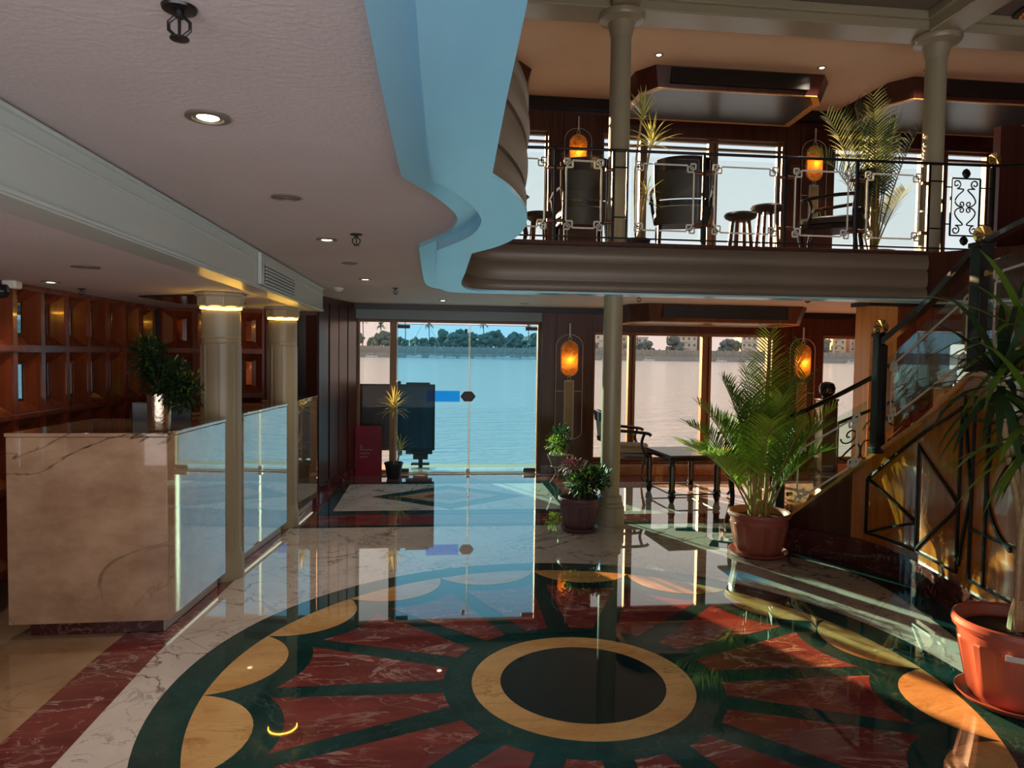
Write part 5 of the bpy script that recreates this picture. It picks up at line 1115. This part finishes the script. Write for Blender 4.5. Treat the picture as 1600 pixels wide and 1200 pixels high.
# red board at the entrance
rb = thing('red_board', 'red information board with white script lines leaning by the side window', 'sign', (-.80, 8.97, 0))
MB().box((-.15, -.012, .001), (.15, .012, .61)).build('panel', 'red_board', rb)
mb = MB()
for a, b in (((-.155, 0), (-.155, .615)), ((.155, 0), (.155, .615)), ((-.155, .61), (.155, .61))): mb.bar((a[0], 0, a[1] + .002), (b[0], 0, b[1]), .014, .03)
mb.build('board_frame', 'red_board', rb)
mb = MB()
for k in range(3):
    pts_ = [(-.11 + .016 * i, -.0145, .33 - k * .045 + .010 * math.sin(i * 2.1 + k)) for i in range(11 - 2 * k)]; mb.tube(pts_, .0035, 5)
mb.tube([(-.11, -.0145, .37), (-.085, -.0145, .385), (-.075, -.0145, .36), (-.10, -.0145, .35)], .004, 5); mb.build('white_script', 'white_ink', rb)

# ------------------------------------------------------------------ outside: ship side, water, far shore
mb = MB(); mb.box((-60, FY + 3, WATER - .02), (60, FY + 3.1, WATER - .01)) if False else None
mb = MB(); mb.add([(-900, FY + .9, WATER), (900, FY + .9, WATER), (900, 398, WATER), (-900, 398, WATER)], [(0, 1, 2, 3)])
o = mb.build('river', 'water', kind='structure', smooth=False)
mb = MB(); mb.box((-4.7, FY + .3, -1.5), (9.2, FY + .9, -.13)); mb.build('wall_hull', 'hull', kind='structure')
mb = MB(); mb.box((-4.7, FY + .22, -.13), (9.2, FY + .95, -.02)); mb.build('floor_outside', 'deck', kind='structure')
gw = thing('gangway', 'folded dark blue gangway panel with black fittings just outside the glass doors', 'gangway', (-.47, 9.72, 0))
GZ = 0
MB().box((-1.3, -.02, .24), (.47, .02, 1.10)).build('panel', 'gangway', gw, bevel=.006)
mb = MB(); mb.bar((-1.3, 0, 1.105), (.48, 0, 1.105), .05, .03); mb.bar((.475, 0, .22), (.475, 0, 1.12), .03, .04); mb.bar((-1.3, 0, .235), (.48, 0, .235), .05, .03); mb.build('panel_frame', 'iron', gw)
mb = MB(); mb.box((.1, -.05, 1.12), (.42, .05, 1.145)); mb.cyl((.0, 0, 1.12), (.0, 0, 1.16), .03); mb.build('top_fitting', 'iron', gw, bevel=.006)
mb = MB(); mb.prism([(.1, -.05), (.46, -.05), (.46, .05), (.1, .05)], .17, .22); mb.prism([(.2, -.06), (.4, -.06), (.4, .06), (.2, .06)], .1, .17); mb.cyl((.3, 0, .1), (.3, 0, -.019), .03); mb.box((.17, -.05, .02), (.42, .05, .05)); mb.cyl((.02, 0, .22), (.02, 0, .15), .03); mb.build('pivot', 'iron', gw, bevel=.006)
mb = MB(); mb.cyl((-1.0, 0, .22), (-1.0, 0, -.019), .03); mb.build('support', 'iron', gw)

mat('tree_far', srgb(96, 116, 112), 0.9, var=0.2, vscale=.25)  # distance haze mixed into the crown colour
mat('tree_far_grey', srgb(112, 122, 122), 0.9, var=0.2, vscale=.25)  # greyer crowns, also with the distance haze mixed in
mat('trunk_far', srgb(120, 112, 104), 0.9)
mat('bank', srgb(150, 148, 140), 0.9, var=.12, vscale=.15)
mat('bank_wall', srgb(165, 160, 156), 0.9, var=.10, vscale=.3)
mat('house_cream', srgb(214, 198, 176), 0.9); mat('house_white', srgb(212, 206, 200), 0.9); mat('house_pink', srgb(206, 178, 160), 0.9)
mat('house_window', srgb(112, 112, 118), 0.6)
mat('mast', srgb(175, 175, 170), 0.8)
SY = 398.0
mb = MB(); mb.box((-900, SY, WATER - 1), (900, SY + 400, 2.6)); mb.build('shore', 'bank', kind='structure')
mb = MB(); mb.box((-900, SY - .6, WATER - 1), (900, SY - .02, 1.2)); mb.box((-900, SY + 4, 2.6), (900, SY + 5, 5.0))
for k in range(-60, 120): mb.box((k * 5.0, SY + 3.6, 2.6), (k * 5.0 + .9, SY + 4, 5.6))
mb.build('wall_embankment', 'bank_wall', kind='structure', smooth=False)
ico = bmesh.new(); bmesh.ops.create_icosphere(ico, subdivisions=2, radius=1.0); ICO_V = [v.co.copy() for v in ico.verts]; ICO_F = [tuple(v.index for v in f.verts) for f in ico.faces]; ico.free()
def crown(mb, c, r_, sq, rs):
    off = Vector((rs.uniform(0, 99), rs.uniform(0, 99), rs.uniform(0, 99)))
    mb.add([Vector(c) + Vector((v.x, v.y, v.z * sq)) * r_ * (1 + .55 * noise.noise(v * 3.4 + off)) for v in ICO_V], ICO_F)
r9 = random.Random(5)
def broad_tree(x, y, h, label, group, m_='tree_far', wide=1.0):
    t = thing('shore_tree', label, 'tree', (x, y, 2.6), 0, group); mb = MB()
    for k in range(16): a = 2.399 * k; q = r9.uniform(.02, .34) * h * wide; zz = r9.uniform(.22, .80); crown(mb, (q * math.cos(a) * (1.25 - zz * .6), q * math.sin(a) * .6, h * zz), h * r9.uniform(.13, .21), .85, r9)
    mb.build('crown', m_, t, angle=180); MB().tube([(0, 0, 0), (0, 0, h * .5)], [h * .035, h * .02], 6).build('trunk', 'trunk_far', t)
def palm_tree(x, y, h, label, group):
    t = thing('date_palm', label, 'palm tree', (x, y, 2.6), 0, group); mb = MB(); mb.tube([(0, 0, 0), (h * .02, 0, h * .5), (0, 0, h)], [.35, .28, .25], 6); mb.build('trunk', 'trunk_far', t)
    mb = MB()
    for k in range(22):
        a = 2.399 * k; el = R(75 - k * 5); d = (math.cos(a) * math.cos(el), math.sin(a) * math.cos(el), math.sin(el)); leaf_strip(mb, (0, 0, h), d, 4.6, .9, 1.1, 4)
    mb.build('leaf_crown', 'tree_far', t, angle=60)
def tree_row(rows, m_):
    for k, (x, h, label) in enumerate(rows): broad_tree(x, SY + (8, 20, 32)[k % 3], h, label, label.replace('hazy broad tree', 'hazy broad trees').replace('grey green tree', 'grey green trees').replace('low thicket tree', 'low thicket trees'), m_)
A_ = 'hazy broad tree on the far shore in the narrow side window'; B_ = 'hazy broad tree on the far shore behind the first glass leaf'; C_ = 'hazy broad tree on the far shore behind the second glass leaf'
L_a = 'low thicket tree on the far shore filling gaps behind the entrance glass'
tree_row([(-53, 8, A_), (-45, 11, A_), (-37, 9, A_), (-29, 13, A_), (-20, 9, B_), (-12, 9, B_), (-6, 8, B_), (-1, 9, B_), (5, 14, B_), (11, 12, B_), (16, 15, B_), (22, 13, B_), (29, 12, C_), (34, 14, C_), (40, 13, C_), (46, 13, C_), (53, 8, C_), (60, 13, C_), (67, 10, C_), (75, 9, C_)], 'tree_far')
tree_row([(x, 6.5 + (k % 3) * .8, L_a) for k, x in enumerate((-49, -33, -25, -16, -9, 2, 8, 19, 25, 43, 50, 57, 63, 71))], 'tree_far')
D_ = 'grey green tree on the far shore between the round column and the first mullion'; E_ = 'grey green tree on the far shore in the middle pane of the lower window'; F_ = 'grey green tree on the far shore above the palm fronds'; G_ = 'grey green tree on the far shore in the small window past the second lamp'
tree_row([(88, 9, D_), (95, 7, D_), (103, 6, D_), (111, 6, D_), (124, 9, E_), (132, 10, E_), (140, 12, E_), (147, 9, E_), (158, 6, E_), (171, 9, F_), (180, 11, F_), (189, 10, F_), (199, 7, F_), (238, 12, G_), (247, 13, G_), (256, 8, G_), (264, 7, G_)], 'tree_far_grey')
for x, h, l in ((-40, 17, 'tall date palm on the far shore seen through the narrow side window'), (-16.5, 19, 'tallest date palm on the far shore, between the door edge and the crossed masts'), (-3, 15, 'date palm on the far shore close to the crossed masts'), (-22, 16, 'date palm on the far shore beside the door edge'), (28, 16, 'date palm on the far shore behind the meeting edge of the doors'), (54, 15, 'date palm on the far shore by the door edge near the wall lamp'), (-30, 14, 'date palm on the far shore hidden partly by the door frame post')):
    palm_tree(x, SY + 9, h, l, 'date palms on the far shore')
def house(x, w_, h, m_, label, floors, y=SY + 30, dep=12):
    t = thing('shore_building', label, 'building', (x, y, 2.6)); MB().box((-w_ / 2, 0, 0), (w_ / 2, dep, h)).build('wall_block', m_, t)
    MB().box((-w_ / 2 - .3, -.3, h), (w_ / 2 + .3, dep, h + .6)).build('roof_edge', m_, t)
    n = max(2, int(w_ / 3.2))
    for f in range(floors):
        for i in range(n):
            xx = -w_ / 2 + (i + .5) * w_ / n; zz = (f + .45) * h / floors; MB().box((xx - .6, -.12, zz - .6), (xx + .6, -.02, zz + .9)).build('window', 'house_window', t)
        if f: MB().box((-w_ * .3, -1.1, f * h / floors - .1), (w_ * .1, -.12, f * h / floors + .8)).build('balcony', m_, t)
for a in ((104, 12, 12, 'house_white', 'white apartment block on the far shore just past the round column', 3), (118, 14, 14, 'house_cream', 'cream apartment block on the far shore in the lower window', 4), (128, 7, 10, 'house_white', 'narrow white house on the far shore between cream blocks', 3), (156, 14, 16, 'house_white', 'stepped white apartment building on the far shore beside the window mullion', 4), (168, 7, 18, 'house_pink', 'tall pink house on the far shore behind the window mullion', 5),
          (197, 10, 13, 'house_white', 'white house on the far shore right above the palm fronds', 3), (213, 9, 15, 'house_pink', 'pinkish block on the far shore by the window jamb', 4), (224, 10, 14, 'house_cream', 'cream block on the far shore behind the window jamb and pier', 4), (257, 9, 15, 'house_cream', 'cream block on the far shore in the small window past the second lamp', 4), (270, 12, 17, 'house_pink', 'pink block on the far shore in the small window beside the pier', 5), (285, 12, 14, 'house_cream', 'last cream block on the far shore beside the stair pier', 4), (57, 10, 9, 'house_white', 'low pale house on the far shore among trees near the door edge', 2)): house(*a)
def felucca(x, m, label):
    t = thing('felucca', label, 'sailing boat', (x, SY - 6, WATER), 0, 'moored feluccas along the far shore')
    mb = MB(); hull = [(-4, 0), (-3, 1.0), (0, 1.3), (3, .9), (4.4, 0), (3, -.9), (0, -1.3), (-3, -1.0)]; mb.prism(hull, -.1, [1.5, 1.0, .8, 1.1, 1.8, 1.1, .8, 1.0]); mb.build('hull', 'house_white', t)
    mb = MB(); mb.tube([(1, 0, .8), (1, 0, 9 * m)], [.22, .14], 6); mb.build('mast', 'mast', t)
    mb = MB(); mb.tube([(-3.5 , 0, 3), (5.5, 0, 20 * m)], [.20, .08], 6); mb.build('yard', 'mast', t)
for x, m, l in ((-11, 1.0, 'moored felucca whose yard leans over the trees near the tall date palm'), (1.5, -1, 'moored felucca whose yard crosses the one beside it'), (38, .6, 'small moored felucca beyond the second glass leaf'), (52, .8, 'moored felucca on the far shore near the wall lamp side of the doors')):
    if m < 0: felucca(x, 1.0, l); o_ = bpy.context.scene.objects[-1]
    else: felucca(x, m, l)
fl = [o for o in bpy.data.objects if o.name.startswith('felucca')]
fl[1].rotation_euler = (0, 0, math.pi)

def small_boat(x, L_, label):
    t = thing('moored_boat', label, 'boat', (x, SY - 3.5, WATER), 0, label.replace('boat', 'boats', 1))
    MB().prism([(-L_ / 2, 0), (-L_ * .4, 1.0), (L_ * .3, 1.0), (L_ / 2, 0), (L_ * .3, -1.0), (-L_ * .4, -1.0)], -.1, .9).build('hull', 'house_white', t)
    MB().prism([(-L_ * .3, -.7), (L_ * .1, -.7), (L_ * .1, .7), (-L_ * .3, .7)], .9, 2.1).build('cabin', 'house_white', t)
    MB().prism([(-L_ * .27, -.72), (L_ * .07, -.72), (L_ * .07, -.71), (-L_ * .27, -.71)], 1.2, 1.8).build('window', 'house_window', t)
for k, x in enumerate((-43, -34)): small_boat(x, 6 + k, 'small white moored boat in front of the far embankment, in the side window')
for k, x in enumerate((9, 17, 25, 31)): small_boat(x, 6.5, 'small white moored boat on the far shore near the meeting edge of the doors')
for k, x in enumerate((44, 60, 67, 75)): small_boat(x, 7.5, 'white moored boat on the far shore at the lamp side of the doors')
for k, x in enumerate((98, 122, 165, 183, 245)): small_boat(x, 7, 'white moored boat on the far shore in the lower lounge windows')
